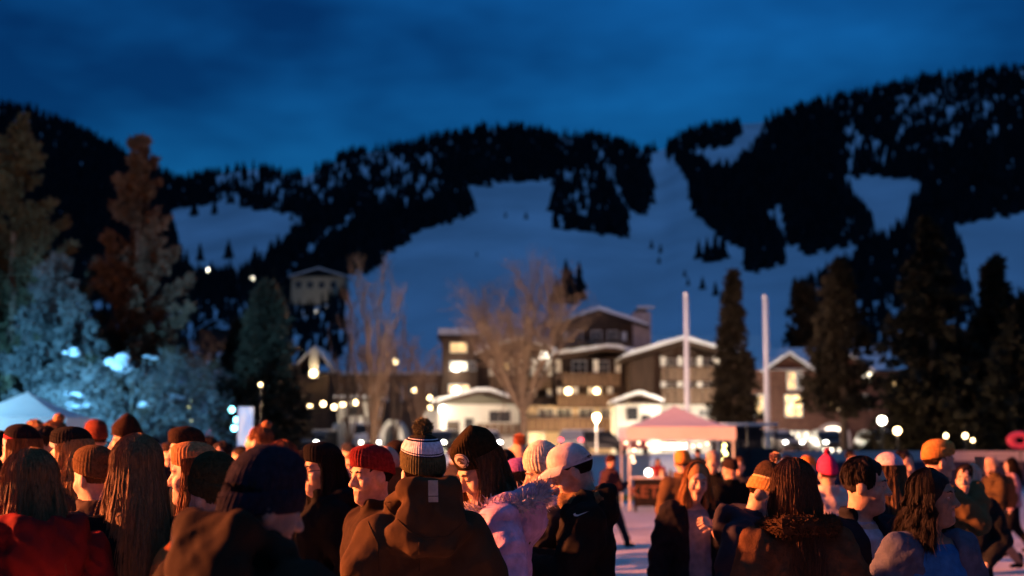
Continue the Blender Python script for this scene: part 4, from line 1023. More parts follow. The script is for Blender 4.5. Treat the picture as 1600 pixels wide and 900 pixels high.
def person(label, px, top, Y, yaw=0, head=(0, 0, 0), tone=PALE, q='mid', jacket=None, legs=(0.02, 0.02, 0.025), arms=('pocket', 'pocket'), hat=None, hair=None, inner=None,
           scarf=None, stride=0.0, girl=False, group='people in the crowd', hatz=0.03, show=(), beard=None, seed=None, build=1.0):
    seed = seed if seed is not None else int(px*7+Y*31); r = random.Random(seed)
    p = W(px, top, Y); H = p.z - hatz; sc = H/1.755
    root = empty('person', (p.x, Y, 0), math.radians(yaw), label, 'person', group); root.scale = (sc, sc, sc)
    M = head_matrix(*head); res, hres, cres = {'hi': (.022, .0055, .011), 'mid': (.028, .009, .016), 'lo': (.04, .014, .024)}[q]
    # shift so the head, not the feet, sits at the measured place
    sh = M @ Vector((0, 0, 0)); off = Matrix.Rotation(math.radians(yaw), 3, 'Z') @ Vector((sh.x, sh.y, 0))*sc
    root.location.x -= off.x; root.location.y -= off.y
    hd = lambda x, y, z: M @ Vector((x, y, z))
    # joints
    J = {}
    for sd, nm in ((1, arms[0]), (-1, arms[1])):
        e, w = ARM[nm] if isinstance(nm, str) else nm
        J[sd] = (Vector((sd*.185*build, -.01, 1.405)), Vector((e[0]*sd*(build if abs(e[0]) > .2 else 1), e[1], e[2])), Vector((w[0]*sd, w[1], w[2])))
    legp = {}
    for sd in (1, -1):
        st = stride*sd; legp[sd] = (Vector((sd*.088, 0, .93)), Vector((sd*.1, .03+st*.35, .50)), Vector((sd*.1, st-.02+(-.06 if st < 0 else 0), .085+(0.07 if st < 0 else 0))))
    # ---- body: one continuous skin surface
    c = hd(0, 0, 0); fine = [((c.x-.135, c.y-.15, c.z-.16), (c.x+.135, c.y+.16, c.z+.15), hres)]
    for sd in show:
        w = J[sd][2]; fine.append(((w.x-.12, w.y-.12, w.z-.09), (w.x+.12, w.y+.12, w.z+.15), .006 if q == 'hi' else .009))
    b = Field((-.52, -.5, -.02), (.52, .62, 1.86), res, fine)
    k = .03
    b.ell((0, -.012, .035), (.075, .095, .088), .03, 'u', M); b.ell((0, .020, -.045), (.056, .066, .078), .045, 'u', M)
    b.cone(hd(0, .070, -.100), .020, hd(0, .05, -.105), .026, .03)
    b.cone(hd(-.034, .074, .030), .012, hd(.034, .074, .030), .012, .02)
    for sd in (1, -1):
        b.ell((sd*.042, .058, -.028), (.020, .022, .026), .02, 'u', M)
        b.ell((sd*.032, .094, .008), (.019, .014, .013), .012, 's', M); b.ell((sd*.031, .0735, .007), (.0135, .0135, .0125), .004, 'u', M)
        b.ell((sd*.077, -.012, -.008), (.011, .022, .034), .012, 'u', M)
        b.ell((sd*.012, .093, -.028), (.010, .013, .009), .008, 'u', M)
    b.cone(hd(0, .082, .018), .0085, hd(0, .108, -.026), .0125, .014)
    b.cone(hd(-.018, .078, -.060), .0075, hd(.018, .078, -.060), .0075, .01); b.cone(hd(0, .083, -.060), .0075, hd(0, .084, -.061), .0075, .01)
    b.cone(hd(-.015, .078, -.074), .008, hd(.015, .078, -.074), .008, .01)
    b.cone(hd(-.022, .092, -.067), .0025, hd(.022, .092, -.067), .0025, .006, 's')
    b.cone(hd(0, -.02, -.05), .054 if not girl else .048, (0, -.02, 1.44), .060 if not girl else .052, .03)
    b.loft([.90, 1.0, 1.12, 1.28, 1.38, 1.44], [.155, .15, .135, .16, .15, .07], [.10, .10, .09, .105, .095, .06], k=.05)
    b.cone((-.15, -.01, 1.40), .055, (.15, -.01, 1.40), .055, .05)
    for sd in (1, -1):
        s_, e, w = J[sd]; b.chain([s_, e, w], [.052, .040, .027], .03)
        if sd in show:
            d = (w-e).normalized(); up = Vector((0, 0, 1)); nm = arms[0] if sd == 1 else arms[1]
            if nm in ('clap', 'chin', 'face'): hand(b, w, (0.12*-sd, .25, 1), (sd*1.0, .35, 0), sd, .35 if nm == 'clap' else .9)
            elif nm == 'down': hand(b, w, (0, .1, -1), (sd, 0, 0), -sd, .6)
            else: hand(b, w, (-sd*.55, .6, .25), (sd*.5, .6, .4), sd, 1.25)
        else: b.cone(w, .03, w+(w-e).normalized()*.08, .026, .02)
        a_, kn, an = legp[sd]; b.chain([a_, kn, an], [.075, .052, .036], .04); b.cone(an-Vector((0, .02, .04)), .03, an+Vector((0, .13, -.05)), .025, .02)
    V, Q = b.mesh(); V = V.astype(float)
    mats_ = [skin(tone), LIP, EYE, IRIS]; mi = np.zeros(len(Q), int)
    Mi = np.array(M.inverted()); C = V[Q].mean(1); L_ = C@Mi[:3, :3].T+Mi[:3, 3]
    if q != 'lo':
        mi[(np.abs(L_[:, 0]) < .019) & (L_[:, 1] > .075) & (L_[:, 2] < -.056) & (L_[:, 2] > -.078)] = 1
        for sd in (1, -1):
            dd = np.linalg.norm(L_-np.array([sd*.031, .0735, .007]), axis=1); e_ = (dd < .0148) & (np.abs(L_[:, 2]-.005) < .0044) & (L_[:, 1] > .078)
            mi[e_] = 2; mi[e_ & (np.abs(L_[:, 0]-sd*.031) < .0050)] = 3
    body = link('body', V, Q, mats_, root, mi, True)
    if q != 'lo':     # brows
        for sd in (1, -1):
            bm = MB(); bm.tube([hd(sd*.014, .0905, .028), hd(sd*.030, .0905, .034), hd(sd*.048, .078, .029)], [.003, .0042, .002], 5)
            bm.build('eyebrow', cloth(hair[1] if hair and hair[1] else (.03, .018, .012), 'hair'), root)
    # ---- jacket
    jk = dict(col=(.012, .012, .014), hem=.80, w=1.0, fold=.012, puff=0, pitch=.1, collar=.075, hood=None, kind='shell', open=False, slv=1.0, wl=.16); jk.update(jacket or {})
    w_ = jk['w']*build
    j = Field((-.56, -.45, jk['hem']-.05), (.56, .52, 1.64), cres)
    hem = jk['hem']
    zs = [hem, max(hem+.05, .86), 1.02, 1.16, 1.30, 1.40, 1.46]; fl = 1.0 if hem > .6 else 1.12
    j.loft(zs, [.205*w_*fl, .20*w_, .19*w_, .195*w_, .205*w_, .17*w_, .10], [.155*w_*fl, .15*w_, .14*w_, .145*w_, .15*w_, .125*w_, .085], k=.05)
    j.cone((-.155*w_, -.012, 1.385), .082, (.155*w_, -.012, 1.385), .082, .07)
    g = .012*(jk['w']-1)/.1 if jk['w'] > 1 else 0
    for sd in (1, -1):
        s_, e, w = J[sd]; t = jk['slv']; sgap = sd in show
        we = e+(w-e)*(.90 if sgap else 1.08)
        j.chain([s_, s_+(e-s_)*.5, e, e+(we-e)*.5, we], [(.084+g)*t, (.076+g)*t, (.068+g)*t, (.062+g)*t, (.052+g)*t], .045)
    if jk['collar']: j.loft([1.40, 1.46, 1.46+jk['collar']], [.11, .092, .096], [.10, .088, .092], cy=[-.015, -.015, -.008], k=.025)
    if jk['hood'] == 'down':
        j.chain([(.125, .05, 1.475), (.135, -.05, 1.50), (.075, -.135, 1.515), (-.075, -.135, 1.515), (-.135, -.05, 1.50), (-.125, .05, 1.475)], [.030, .042, .05, .05, .042, .030], .03)
        j.ell((0, -.145, 1.43), (.150, .075, .10), .05)
        j.ell((0, -.115, 1.545), (.075, .05, .03), .03, 's')
    if jk['hood'] == 'high':     # hood bunched up against the back of the neck
        j.chain([(.09, .10, 1.42), (.120, .0, 1.52), (.085, -.115, 1.585), (-.085, -.115, 1.585), (-.120, .0, 1.52), (-.09, .10, 1.42)], [.03, .034, .040, .040, .034, .03], .04)
        j.ell((0, -.14, 1.46), (.145, .065, .125), .05); j.chain([(-.14, -.12, 1.42), (-.05, -.17, 1.36), (.06, -.17, 1.36), (.14, -.12, 1.42)], [.03, .035, .035, .03], .03)
        j.loft([1.42, 1.57], [.10, .095], [.095, .09], cy=[-.015, -.012], k=.03)
    if jk['hood'] == 'small':
        j.chain([(.09, .09, 1.43), (.115, .0, 1.49), (.08, -.095, 1.52), (-.08, -.095, 1.52), (-.115, .0, 1.49), (-.09, .09, 1.43)], [.028, .032, .036, .036, .032, .028], .04); j.ell((0, -.09, 1.44), (.13, .065, .075), .04)
    if jk['hood'] == 'up':
        j.ell((0, -.02, .03), (.118, .135, .140), .05, 'u', M); j.cone(hd(0, -.02, -.03), .105, (0, -.03, 1.46), .105, .05)
        j.ell((0, .115, -.03), (.085, .10, .12), .02, 's', M)
    j.folds(jk['fold'], seed, jk['wl'], jk['puff'], jk['pitch'])
    if jk['open']:
        ow = jk['open']; j.put(lambda X, Y, Z: np.maximum(np.abs(X+.0)-ow*(1.0+.35*np.clip(1.2-Z, 0, 1)), .03-Y), (-.14, .0, hem-.05), (.14, .5, 1.62), .02, 's')
    V, Q = j.mesh(); jo = link('jacket', V, Q, cloth(jk['col'], jk['kind']), root, smooth=True); jo['_v'] = 0
    del jo['_v']
    if jk['open'] or inner:
        i_ = Field((-.28, -.25, hem), (.28, .25, 1.54), cres*1.1)
        i_.loft([max(.80, hem+.02), .9, 1.1, 1.28, 1.39, 1.44], [.165, .165, .15, .165, .145, .08], [.13, .125, .12, .128, .105, .07], k=.04)
        if not girl: i_.loft([1.40, 1.47], [.075, .072], [.072, .07], cy=[-.01, -.01], k=.02)
        i_.folds(.006, seed+3, .12); Vi, Qi = i_.mesh(); link('shirt', Vi, Qi, cloth(inner or (.3, .3, .32)), root, smooth=True)
    # ---- trousers and boots
    t = Field((-.32, -.55, -.02), (.32, .62, 1.02), .034)
    for sd in (1, -1):
        a_, kn, an = legp[sd]; t.chain([a_, kn, an+Vector((0, 0, .02))], [.105, .080, .068], .05)
    t.loft([.84, .92, .98], [.17, .165, .16], [.125, .12, .115], k=.05); t.folds(.008, seed+5, .2)
    Vt, Qt = t.mesh(); link('trousers', Vt, Qt, cloth(legs), root, smooth=True)
    for sd in (1, -1):
        an = legp[sd][2]; bt = Field((an.x-.12, an.y-.16, an.z-.12), (an.x+.12, an.y+.26, an.z+.2), .022)
        bt.cone(an+Vector((0, -.005, .10)), .062, an+Vector((0, -.01, -.03)), .056, .03); bt.cone(an+Vector((0, -.02, -.045)), .045, an+Vector((0, .13, -.052)), .042, .04, sq=(1, 1, .8))
        Vb, Qb = bt.mesh(); link('boot', Vb, Qb, cloth((.02, .016, .013), 'shell'), root, smooth=True)
    if scarf:
        s2 = Field((-.2, -.22, 1.38), (.2, .2, 1.62), cres)
        n = 12; ring = [(.092*math.cos(2*math.pi*i/n), -.01+.095*math.sin(2*math.pi*i/n), 1.485+.012*math.sin(4*math.pi*i/n)) for i in range(n+1)]
        s2.chain(ring, [.042]*(n+1), .03); s2.folds(.012, seed+9, .08); Vs, Qs = s2.mesh(); link('scarf', Vs, Qs, cloth(scarf, 'knit'), root, smooth=True)
    if hair: make_hair(root, M, hair, seed, q, hat)
    if hat: make_hat(root, M, hat, seed, q)
    if beard:
        bd = Field(tuple(np.array(hd(0, 0, 0))-.17), tuple(np.array(hd(0, 0, 0))+.17), hres*1.2)
        bd.ell((0, .022, -.068), (.060, .070, .062), .02, 'u', M); bd.ell((0, .10, -.035), (.035, .05, .035), .01, 's', M); bd.ell((0, -.06, -.05), (.09, .09, .12), .02, 's', M)
        bd.folds(.004, seed, .03); Vd, Qd = bd.mesh(); link('beard', Vd, Qd, cloth(beard, 'hair'), root, smooth=True)
    PEOPLE.append(root)
    return root, M, jo
PEOPLE = []
def ribbons(paths, width, r, axis_=None):
    """paths (n, k, 3) -> flat strands tapering to the tip"""
    n, k, _ = paths.shape
    T = np.gradient(paths, axis=1); T /= np.linalg.norm(T, axis=2)[..., None]+1e-9
    up = r.normal(0, 1, (n, 1, 3))
    if axis_ is not None:
        up = paths-np.asarray(axis_); up[..., 2] *= .35; up = up+r.normal(0, .06, (n, 1, 3))
    S = np.cross(T, up); S /= np.linalg.norm(S, axis=2)[..., None]+1e-9
    w = (width*np.linspace(1, .25, k))[None, :, None]
    V = np.stack([paths-S*w, paths+S*w], 2).reshape(n*k*2, 3)
    i = (np.arange(n)[:, None]*k+np.arange(k-1)[None])*2
    return V, np.stack([i, i+1, i+3, i+2], -1).reshape(-1, 4)
def make_hair(root, M, spec, seed, q, hat):
    """spec = (style, colour[, length]) ; styles: short, long, curly, bun"""
    style, col = spec[0], spec[1]; L = spec[2] if len(spec) > 2 else .35
    r = np.random.default_rng(seed); m = cloth(col, 'hair'); hd = lambda x, y, z: M @ Vector((x, y, z))
    c = hd(0, 0, 0); lowz = min(c.z-.14, 1.53-(L if style in ('long', 'curly') else 0))
    f = Field((c.x-.24, c.y-.30, lowz-.02), (c.x+.24, c.y+.2, c.z+.18), .009 if q == 'hi' else .013)
    f.ell((0, -.018, .040), (.084, .100, .094) if not hat else (.078, .094, .085), .02, 'u', M)
    f.ell((0, .115, -.03), (.072, .075, .098), .02, 's', M); f.ell((0, .025, -.13), (.12, .13, .085 if style in ('long', 'curly') else .118), .02, 's', M)
    N = {'hi': 5200, 'mid': 1700, 'lo': 300}[q]
    paths = []
    if style in ('long', 'curly'):
        A = math.radians(118); G = []
        for th in np.linspace(-A*.85, A*.85, 7):
            p0 = hd(.055*math.sin(th), -.015-.068*math.cos(th), .03); bk = math.cos(th)
            p1 = Vector((p0.x*1.06+.008*math.sin(th), min(p0.y, -.085 if bk > .3 else p0.y)*(1.0), 1.47)); p2 = Vector((p1.x*1.25, p1.y-(.055 if bk > .2 else .0), 1.55-L))
            f.chain([p0, p1, p2], [.020, .019, .009], .045)
        f.folds(.003, seed, .05)
        Mn = np.array(M)
        th = r.uniform(-A, A, N); ph0 = np.radians(r.uniform(2, 62, N)) if not hat else np.full(N, math.radians(66))
        K = 12; P = np.zeros((N, K, 3)); lay = 1+.045*r.uniform(-.4, 1, N)
        for i in range(6):
            ph = ph0+(math.radians(96)-ph0)*i/5; x = .090*lay*np.sin(ph)*np.sin(th); y = -.018-.106*lay*np.sin(ph)*np.cos(th); z = .040+.100*lay*np.cos(ph)
            P[:, i] = np.stack([x, y, z], -1)@Mn[:3, :3].T+Mn[:3, 3]
        e = P[:, 5]; zend = 1.53-L*r.uniform(.72, 1.08, N); bk = np.clip(np.cos(th), 0, 1)
        cl = np.digitize(th, np.sort(r.uniform(-A, A, 150))); w1 = r.normal(0, .006, 160)[cl]+r.normal(0, .009, N); w2 = r.normal(0, .006, 160)[cl]+r.normal(0, .009, N); phs = np.sin(th*9)*1.5+r.normal(0, .5, 160)[cl]+r.normal(0, .5, N); fly = r.uniform(0, 1, N) < .04; w1 = np.where(fly, w1*3.5, w1); w2 = np.where(fly, w2*3, w2); wave = .018 if style == 'curly' else .006
        for i in range(6, K):
            t = (i-5)/(K-6); z = e[:, 2]+(zend-e[:, 2])*t
            ox = e[:, 0]*(1+.40*t)+w1*t+wave*np.sin(phs+t*(18 if style == 'curly' else 7)); oy = e[:, 1]-(.065*bk)*np.minimum(1, t*1.6)+w2*t+wave*np.cos(phs+t*(16 if style == 'curly' else 6))
            P[:, i] = np.stack([ox, oy, z], -1)
        V2, Q2 = ribbons(P, .0021 if q == 'hi' else .005, r, hd(0, .02, 0))
    else:
        f.folds(.012, seed, .05)
        if style == 'bun': f.ell((0, -.06, .145), (.042, .042, .036), .015, 'u', M)
        n2 = N//2; th = r.uniform(-2.3, 2.3, n2) if not hat else r.uniform(-1.5, 1.5, n2); ph = np.radians(r.uniform(0, 88, n2) if not hat else r.uniform(88, 108, n2)); Mn = np.array(M); K = 4; P = np.zeros((n2, K, 3))
        for i in range(K):
            p_ = ph+.16*i; o = 1+(.022 if not hat else .0)*i*r.uniform(.2, 1, n2)-(.03 if hat else 0); P[:, i] = np.stack([.085*o*np.sin(p_)*np.sin(th), -.018-.101*o*np.sin(p_)*np.cos(th), .040+.096*o*np.cos(p_)], -1)@Mn[:3, :3].T+Mn[:3, 3]
        V2, Q2 = ribbons(P, .004, r, hd(0, 0, .02))
    V, Q = f.mesh()
    if hat:       # nothing pokes through the hat
        pass
    link('hair', np.concatenate([V, V2]), np.concatenate([Q, Q2+len(V)]), m, root, smooth=True)
def hat_surface(h):
    """profile rows (height, scale) of a beanie in the head's frame"""
    t = h.get('tall', 0.0); z0 = h.get('low', .030)
    if h.get('cuff', True):
        pr = [(z0-.002, .95), (z0, 1.03), (z0+.006, 1.075), (z0+.03, 1.085), (z0+.055, 1.075), (z0+.060, 1.045), (z0+.062, 1.02)]
    else: pr = [(z0-.002, .96), (z0, 1.0), (z0+.02, 1.03), (z0+.06, 1.035)]
    top = .156+t
    for s in (0.0, .18, .36, .54, .70, .84, .94, 1.0):
        z = z0+.066+(top-z0-.066)*s
        e = math.sqrt(max(0, 1-s**h.get('pw', 2.15))); pr.append((z, max(.004, 1.02*(e*(1-h.get('taper', 0)*s)))))
    return pr
def make_hat(root, M, h, seed, q):
    kind = h.get('kind', 'beanie'); col = h['col']
    r = np.random.default_rng(seed+1); Mn = np.array(M)
    TF = lambda P: np.asarray(P)@Mn[:3, :3].T+Mn[:3, 3]
    a0, b0, cy = .083, .102, -.012
    if kind in ('beanie',):
        pr = hat_surface(h); N = 312 if q == 'hi' else 144; ribs = h.get('ribs', 36); th = np.linspace(0, 2*math.pi, N, endpoint=False)
        # refine rows
        zz = []; 
        for i in range(len(pr)-1):
            k = 4 if q == 'hi' else 2
            for j in range(k): t = j/k; zz.append((pr[i][0]+(pr[i+1][0]-pr[i][0])*t, pr[i][1]+(pr[i+1][1]-pr[i][1])*t))
        zz.append(pr[-1]); rows = []
        tilt = h.get('tilt', .28); sl = h.get('slouch', (0, 0)); z0 = zz[0][0]; z1 = zz[-1][0]
        for z, s in zz:
            u = max(0, (z-z0-.06)/(z1-z0-.06+1e-6)); rib = 1+.013*np.cos(ribs*th)*(1-u*.5)
            lump = 1+h.get('lump', .012)*np.sin(3*th+z*40+seed)+h.get('lump', .012)*.7*np.sin(5*th-z*63)
            x = a0*s*rib*lump*np.cos(th)+sl[0]*u**1.6; y = cy+b0*s*rib*lump*np.sin(th)+sl[1]*u**1.6; zt = z+tilt*(y-cy)*(1-.7*u)-h.get('crush', 0)*u*(.5+.5*np.sin(2*th+seed))
            rows.append(np.stack([x, y, zt+0*x], -1))
        R = np.array(rows); V = TF(R.reshape(-1, 3)); nr = len(rows); I = np.arange(nr*N).reshape(nr, N)
        Q = np.stack([I[:-1], np.roll(I, -1, 1)[:-1], np.roll(I, -1, 1)[1:], I[1:]], -1).reshape(-1, 4)
        mats_ = [cloth(col, 'knit')]; mi = np.zeros(len(Q), int); zc = np.array([(zz[i][0]+zz[i+1][0])/2 for i in range(nr-1)])
        for b, (lo, hi, c2) in enumerate(h.get('bands', [])):
            mats_.append(cloth(c2, 'knit')); rowsel = (zc >= lo) & (zc < hi); mi.reshape(nr-1, N)[rowsel] = b+1
        o = link('beanie', V, Q, mats_, root, mi, True)
        if h.get('pom'):
            pc = Vector((sl[0], cy+sl[1], z1+.022)); pr_ = h.get('pomr', .042); n = {'hi': 2600, 'mid': 900, 'lo': 300}[q]
            d = r.normal(0, 1, (n, 3)); d /= np.linalg.norm(d, axis=1)[:, None]; ln = pr_*r.uniform(.75, 1.08, n)[:, None]
            P = np.stack([d*pr_*.15, d*ln*.6+r.normal(0, .003, (n, 3)), d*ln+r.normal(0, .004, (n, 3))], 1)+np.array(pc)
            V2, Q2 = ribbons(P, .0035 if q == 'hi' else .006, r); bl = MB().ball(pc, pr_*.72, 12)
            Vb = np.array(bl.V); link('pompom', TF(np.concatenate([V2, Vb])), np.concatenate([Q2, np.array(bl.F)+len(V2)]), cloth(h['pom'], 'fur'), o)
        if h.get('patch'):
            ang, zc_, rad, c1, c2 = h['patch']; c = math.radians(ang)
            def onhat(u, v, lift):
                z = zc_+v; s = np.interp(z, [a for a, _ in pr], [b for _, b in pr]); t = c+u/.095
                x = (a0*s+lift)*math.cos(t); y = cy+(b0*s+lift)*math.sin(t); return TF((x, y, z+tilt*(y-cy)*(1-.7*max(0, (z-z0-.06)/(z1-z0-.06)))))
            def disc(R0, lift, mm, nm, ring=None):
                V = [onhat(0, 0, lift)]; Fc = []; n = 28
                for k in range(1, 5):
                    for i in range(n): V.append(onhat(R0*k/4*math.cos(2*math.pi*i/n), R0*k/4*math.sin(2*math.pi*i/n), lift-(0.002 if k == 4 else 0)))
                for i in range(n): Fc.append((0, 1+i, 1+(i+1) % n))
                for k in range(3):
                    for i in range(n): a = 1+k*n+i; b_ = 1+k*n+(i+1) % n; Fc.append((a, a+n, b_+n, b_))
                return link(nm, np.array(V), Fc, mm, o)
            disc(rad, .006, cloth(c1), 'patch')
            if rad > .015:     # a dark animal-like motif inside the ring
                mo = [(-.55, -.15), (-.35, .25), (-.05, .45), (.3, .35), (.55, .05), (.45, -.1), (.3, .12), (.05, .1), (.15, -.2), (.5, -.35), (.1, -.5), (-.3, -.42), (-.1, -.2), (-.3, -.05)]
                V = [onhat(x*rad, y*rad, .0078) for x, y in mo]; link('emblem', np.array(V), [tuple(range(len(mo)))], cloth(c2), o)
                V = []; Fc = []; n = 32
                for i in range(n):
                    for R_ in (.80, .90): V.append(onhat(rad*R_*math.cos(2*math.pi*i/n), rad*R_*math.sin(2*math.pi*i/n), .0076))
                for i in range(n): k2 = (i+1) % n; Fc.append((2*i, 2*i+1, 2*k2+1, 2*k2))
                link('emblem_ring', np.array(V), Fc, cloth(c2), o)
        return o
    if kind == 'cap':
        N = 72; rows = []
        for i in range(14):
            s = i/13; ph = s*math.pi/2; e = math.cos(ph)**.75 if s < 1 else .003; th = np.linspace(0, 2*math.pi, N, endpoint=False)
            seam = 1-.006*np.abs(np.cos(3*th))**20; z = .030+.112*math.sin(ph)
            rows.append(np.stack([a0*1.04*e*seam*np.cos(th), cy+b0*1.05*e*seam*np.sin(th), z+.12*(b0*e*np.sin(th))+0*th], -1))
        R = np.array(rows); V = TF(R.reshape(-1, 3)); I = np.arange(14*N).reshape(14, N)
        Q = np.stack([I[:-1], np.roll(I, -1, 1)[:-1], np.roll(I, -1, 1)[1:], I[1:]], -1).reshape(-1, 4)
        o = link('cap', V, Q, cloth(col), root, smooth=True)
        V = []; Fc = []; n = 20; m_ = 6
        for lay, dz in ((0, 0), (1, .004)):
            for i in range(n+1):
                t = math.radians(18+144*i/n)
                for j in range(m_+1):
                    u = j/m_; x = a0*1.04*math.cos(t)*(1+.08*u); y = cy+b0*1.05*math.sin(t)+u*.075*math.sin(t)**.6; V.append((x, y, .043+.02*math.sin(t)-u*.018-.9*x*x*2.2*u+dz))
        w = m_+1; h1 = (n+1)*w
        for i in range(n):
            for j in range(m_): a = i*w+j; Fc.append((a, a+w, a+w+1, a+1)); Fc.append((h1+a, h1+a+1, h1+a+w+1, h1+a+w))
        for i in range(n): a = i*w+m_; Fc.append((a, a+w, h1+a+w, h1+a))
        link('brim', TF(V), Fc, cloth(col), o, smooth=True)
        MB().ball(M @ Vector((0, cy, .144)), .008, 8).build('cap_button', cloth(col), o, True)
        return o
    if kind == 'headband':
        N = 72; th = np.linspace(0, 2*math.pi, N, endpoint=False); V = []
        for z, s in ((.028, 1.02), (.03, 1.07), (.06, 1.09), (.085, 1.05), (.086, 1.0)):
            V.append(np.stack([a0*s*np.cos(th), cy+b0*s*np.sin(th), z+.25*b0*s*np.sin(th)+0*th], -1))
        V = np.array(V); n = len(V); I = np.arange(n*N).reshape(n, N); Q = np.stack([I[:-1], np.roll(I, -1, 1)[:-1], np.roll(I, -1, 1)[1:], I[1:]], -1).reshape(-1, 4)
        return link('headband', TF(V.reshape(-1, 3)), Q, cloth(col, 'knit'), root, smooth=True)
def fur(name, root, path, radius, n, length, col, seed, out_c=None, down=0.0):
    """fur trim: hairs standing off a core tube that follows path"""
    r = np.random.default_rng(seed); P = np.array([tuple(p) for p in path], float); k = len(P)
    t = r.uniform(0, k-1.001, n); i = t.astype(int); f = (t-i)[:, None]; c = P[i]*(1-f)+P[i+1]*f
    d = r.normal(0, 1, (n, 3)); d /= np.linalg.norm(d, axis=1)[:, None]; d[:, 2] -= down
    b = c+d*radius*.7; e = b+d*length*r.uniform(.5, 1.1, n)[:, None]+r.normal(0, length*.15, (n, 3)); m = (b+e)/2+r.normal(0, length*.1, (n, 3))
    V, Q = ribbons(np.stack([b, m, e], 1), .0035, r); core = MB().tube([tuple(p) for p in P], radius, 8)
    return link(name, np.concatenate([V, np.array(core.V)]), [tuple(q) for q in Q.tolist()]+[tuple(x+len(V) for x in fc) for fc in core.F], cloth(col, 'fur'), root)
def to_local(root, pw):
    """world point -> figure frame, using the figure's own placement"""
    S = Matrix.LocRotScale(root.location, root.rotation_euler.to_quaternion(), root.scale); return S.inverted() @ Vector(pw)
def stick(root, jo, name, px, py, outline, m, lift=.004, up=(0, 0, 1), parent=None, flip=1):
    """flat badge laid on a garment where the ray through the given pixel meets it"""
    me = jo.data; bv = BVHTree.FromPolygons([v.co.copy() for v in me.vertices], [tuple(p.vertices) for p in me.polygons])
    o = to_local(root, (0, 0, CAMZ)); t = to_local(root, W(px, py, root.location.y))
    h = bv.ray_cast(o, (t-o).normalized())
    if h[0] is None: print('no hit', name); return
    n = -(t-o).normalized()*.5+h[1]*.5; n.normalize(); u = Vector(up); u = (u-n*u.dot(n)).normalized(); x = u.cross(n)
    V = []
    for a, b in outline:
        V.append(h[0]+x*a+u*b+n*lift)
    return link(name, [tuple(v) for v in V], [tuple(range(len(V)))], m, parent or jo)

def seam(root, jo, name, pix, m, r=.0018):
    """raised seam or cord following the garment between the given pixels"""
    me = jo.data; bv = BVHTree.FromPolygons([v.co.copy() for v in me.vertices], [tuple(p.vertices) for p in me.polygons]); o = to_local(root, (0, 0, CAMZ)); pts = []
    for i in range(len(pix)-1):
        for k in range(8):
            t = k/8; t_ = to_local(root, W(pix[i][0]*(1-t)+pix[i+1][0]*t, pix[i][1]*(1-t)+pix[i+1][1]*t, root.location.y)); h = bv.ray_cast(o, (t_-o).normalized())
            if h[0] is not None: pts.append(h[0]+h[1]*.001)
    if len(pts) > 2: MB().tube(pts, r, 5).build(name, m, jo, True)

# ------------------------------------------------------------------ the crowd
BLK = (.007, .007, .008); NAVY = (.012, .015, .026); OLIVE = (.085, .075, .034); CANVAS = (.056, .034, .018)
DKHAIR = (.022, .014, .010); BRHAIR = (.11, .058, .028); GINGER = (.20, .075, .025); BLOND = (.42, .25, .10)
# nearest row ------------------------------------------------------
p16, M16, j16 = person('man seen from behind in white-banded green pompom beanie and brown canvas jacket', 660, 671, 5.9, 14, (4, 2, 0), q='hi', hatz=.06, build=1.02, hair=('short', BRHAIR),
    jacket=dict(col=CANVAS, hood='high', fold=.013, w=1.0, hem=.74, wl=.17, kind='shell'), hat=dict(col=OLIVE, tall=.010, low=.024, tilt=.30, ribs=52, taper=.10, pw=3.0, pom=(.20, .19, .10), pomr=.040,
    bands=[(.094, .098, (.012, .012, .03)), (.098, .101, (.7, .68, .72)), (.101, .105, (.012, .012, .03)), (.105, .141, (.66, .62, .70)), (.141, .145, (.012, .012, .03)), (.145, .148, (.7, .68, .72)), (.148, .152, (.012, .012, .03)), (.152, .3, (.035, .03, .018))]))
lab = stick(p16, j16, 'hood_label', 676, 768, [(-.019, -.042), (.019, -.042), (.019, .042), (-.019, .042)], cloth((.40, .36, .30)), .014)
stick(p16, j16, 'label_seam', 676, 776, [(-.019, -.0015), (.019, -.0015), (.019, .0015), (-.019, .0015)], cloth((.05, .04, .035)), .016, parent=None)
for q_ in ([(592, 770), (610, 800), (640, 830), (665, 842), (700, 838), (725, 815)], [(655, 845), (655, 899)], [(560, 800), (590, 786), (612, 784)], [(575, 815), (590, 850), (592, 899)]): seam(p16, j16, 'seam', q_, cloth((.05, .034, .02)))
person('man in maroon beanie with a small white tag, face turned left in red light', 580, 697, 6.85, 118, (8, 4, 0), q='hi', hatz=.022, hair=('short', DKHAIR), tone=PALE, beard=None,
    jacket=dict(col=(.030, .019, .012), fold=.012, collar=.07), hat=dict(col=(.16, .02, .022), low=.030, cuff=True, ribs=40, lump=.02, patch=(18, .07, .009, (.7, .65, .6), BLK)))
p17, M17, j17 = person('woman in lavender fur-hooded parka and brown beanie with round patch', 752, 670, 6.3, 92, (22, 24, 0), q='hi', hatz=.05, girl=True, hair=('long', BRHAIR, .22), tone=PALE,
    jacket=dict(col=(.52, .33, .50), fold=.014, w=1.04, puff=.010, pitch=.13, hood='down', hem=.6, slv=1.1, kind='cloth'),
    hat=dict(col=(.028, .019, .009), tall=.055, low=.026, cuff=False, ribs=44, slouch=(0, -.025), crush=.015, lump=.03, pw=3.2, taper=.12, patch=(122, .070, .033, (.62, .54, .48), (.10, .07, .05))))
fur('hood_fur', p17, [(.135, .07, 1.455), (.175, -.03, 1.47), (.15, -.13, 1.50), (.08, -.19, 1.53), (-.02, -.205, 1.53), (-.10, -.18, 1.51), (-.165, -.10, 1.48), (-.18, 0, 1.465), (-.14, .09, 1.445), (-.07, .16, 1.40)], .030, 2600, .055, (.50, .42, .46), 5)
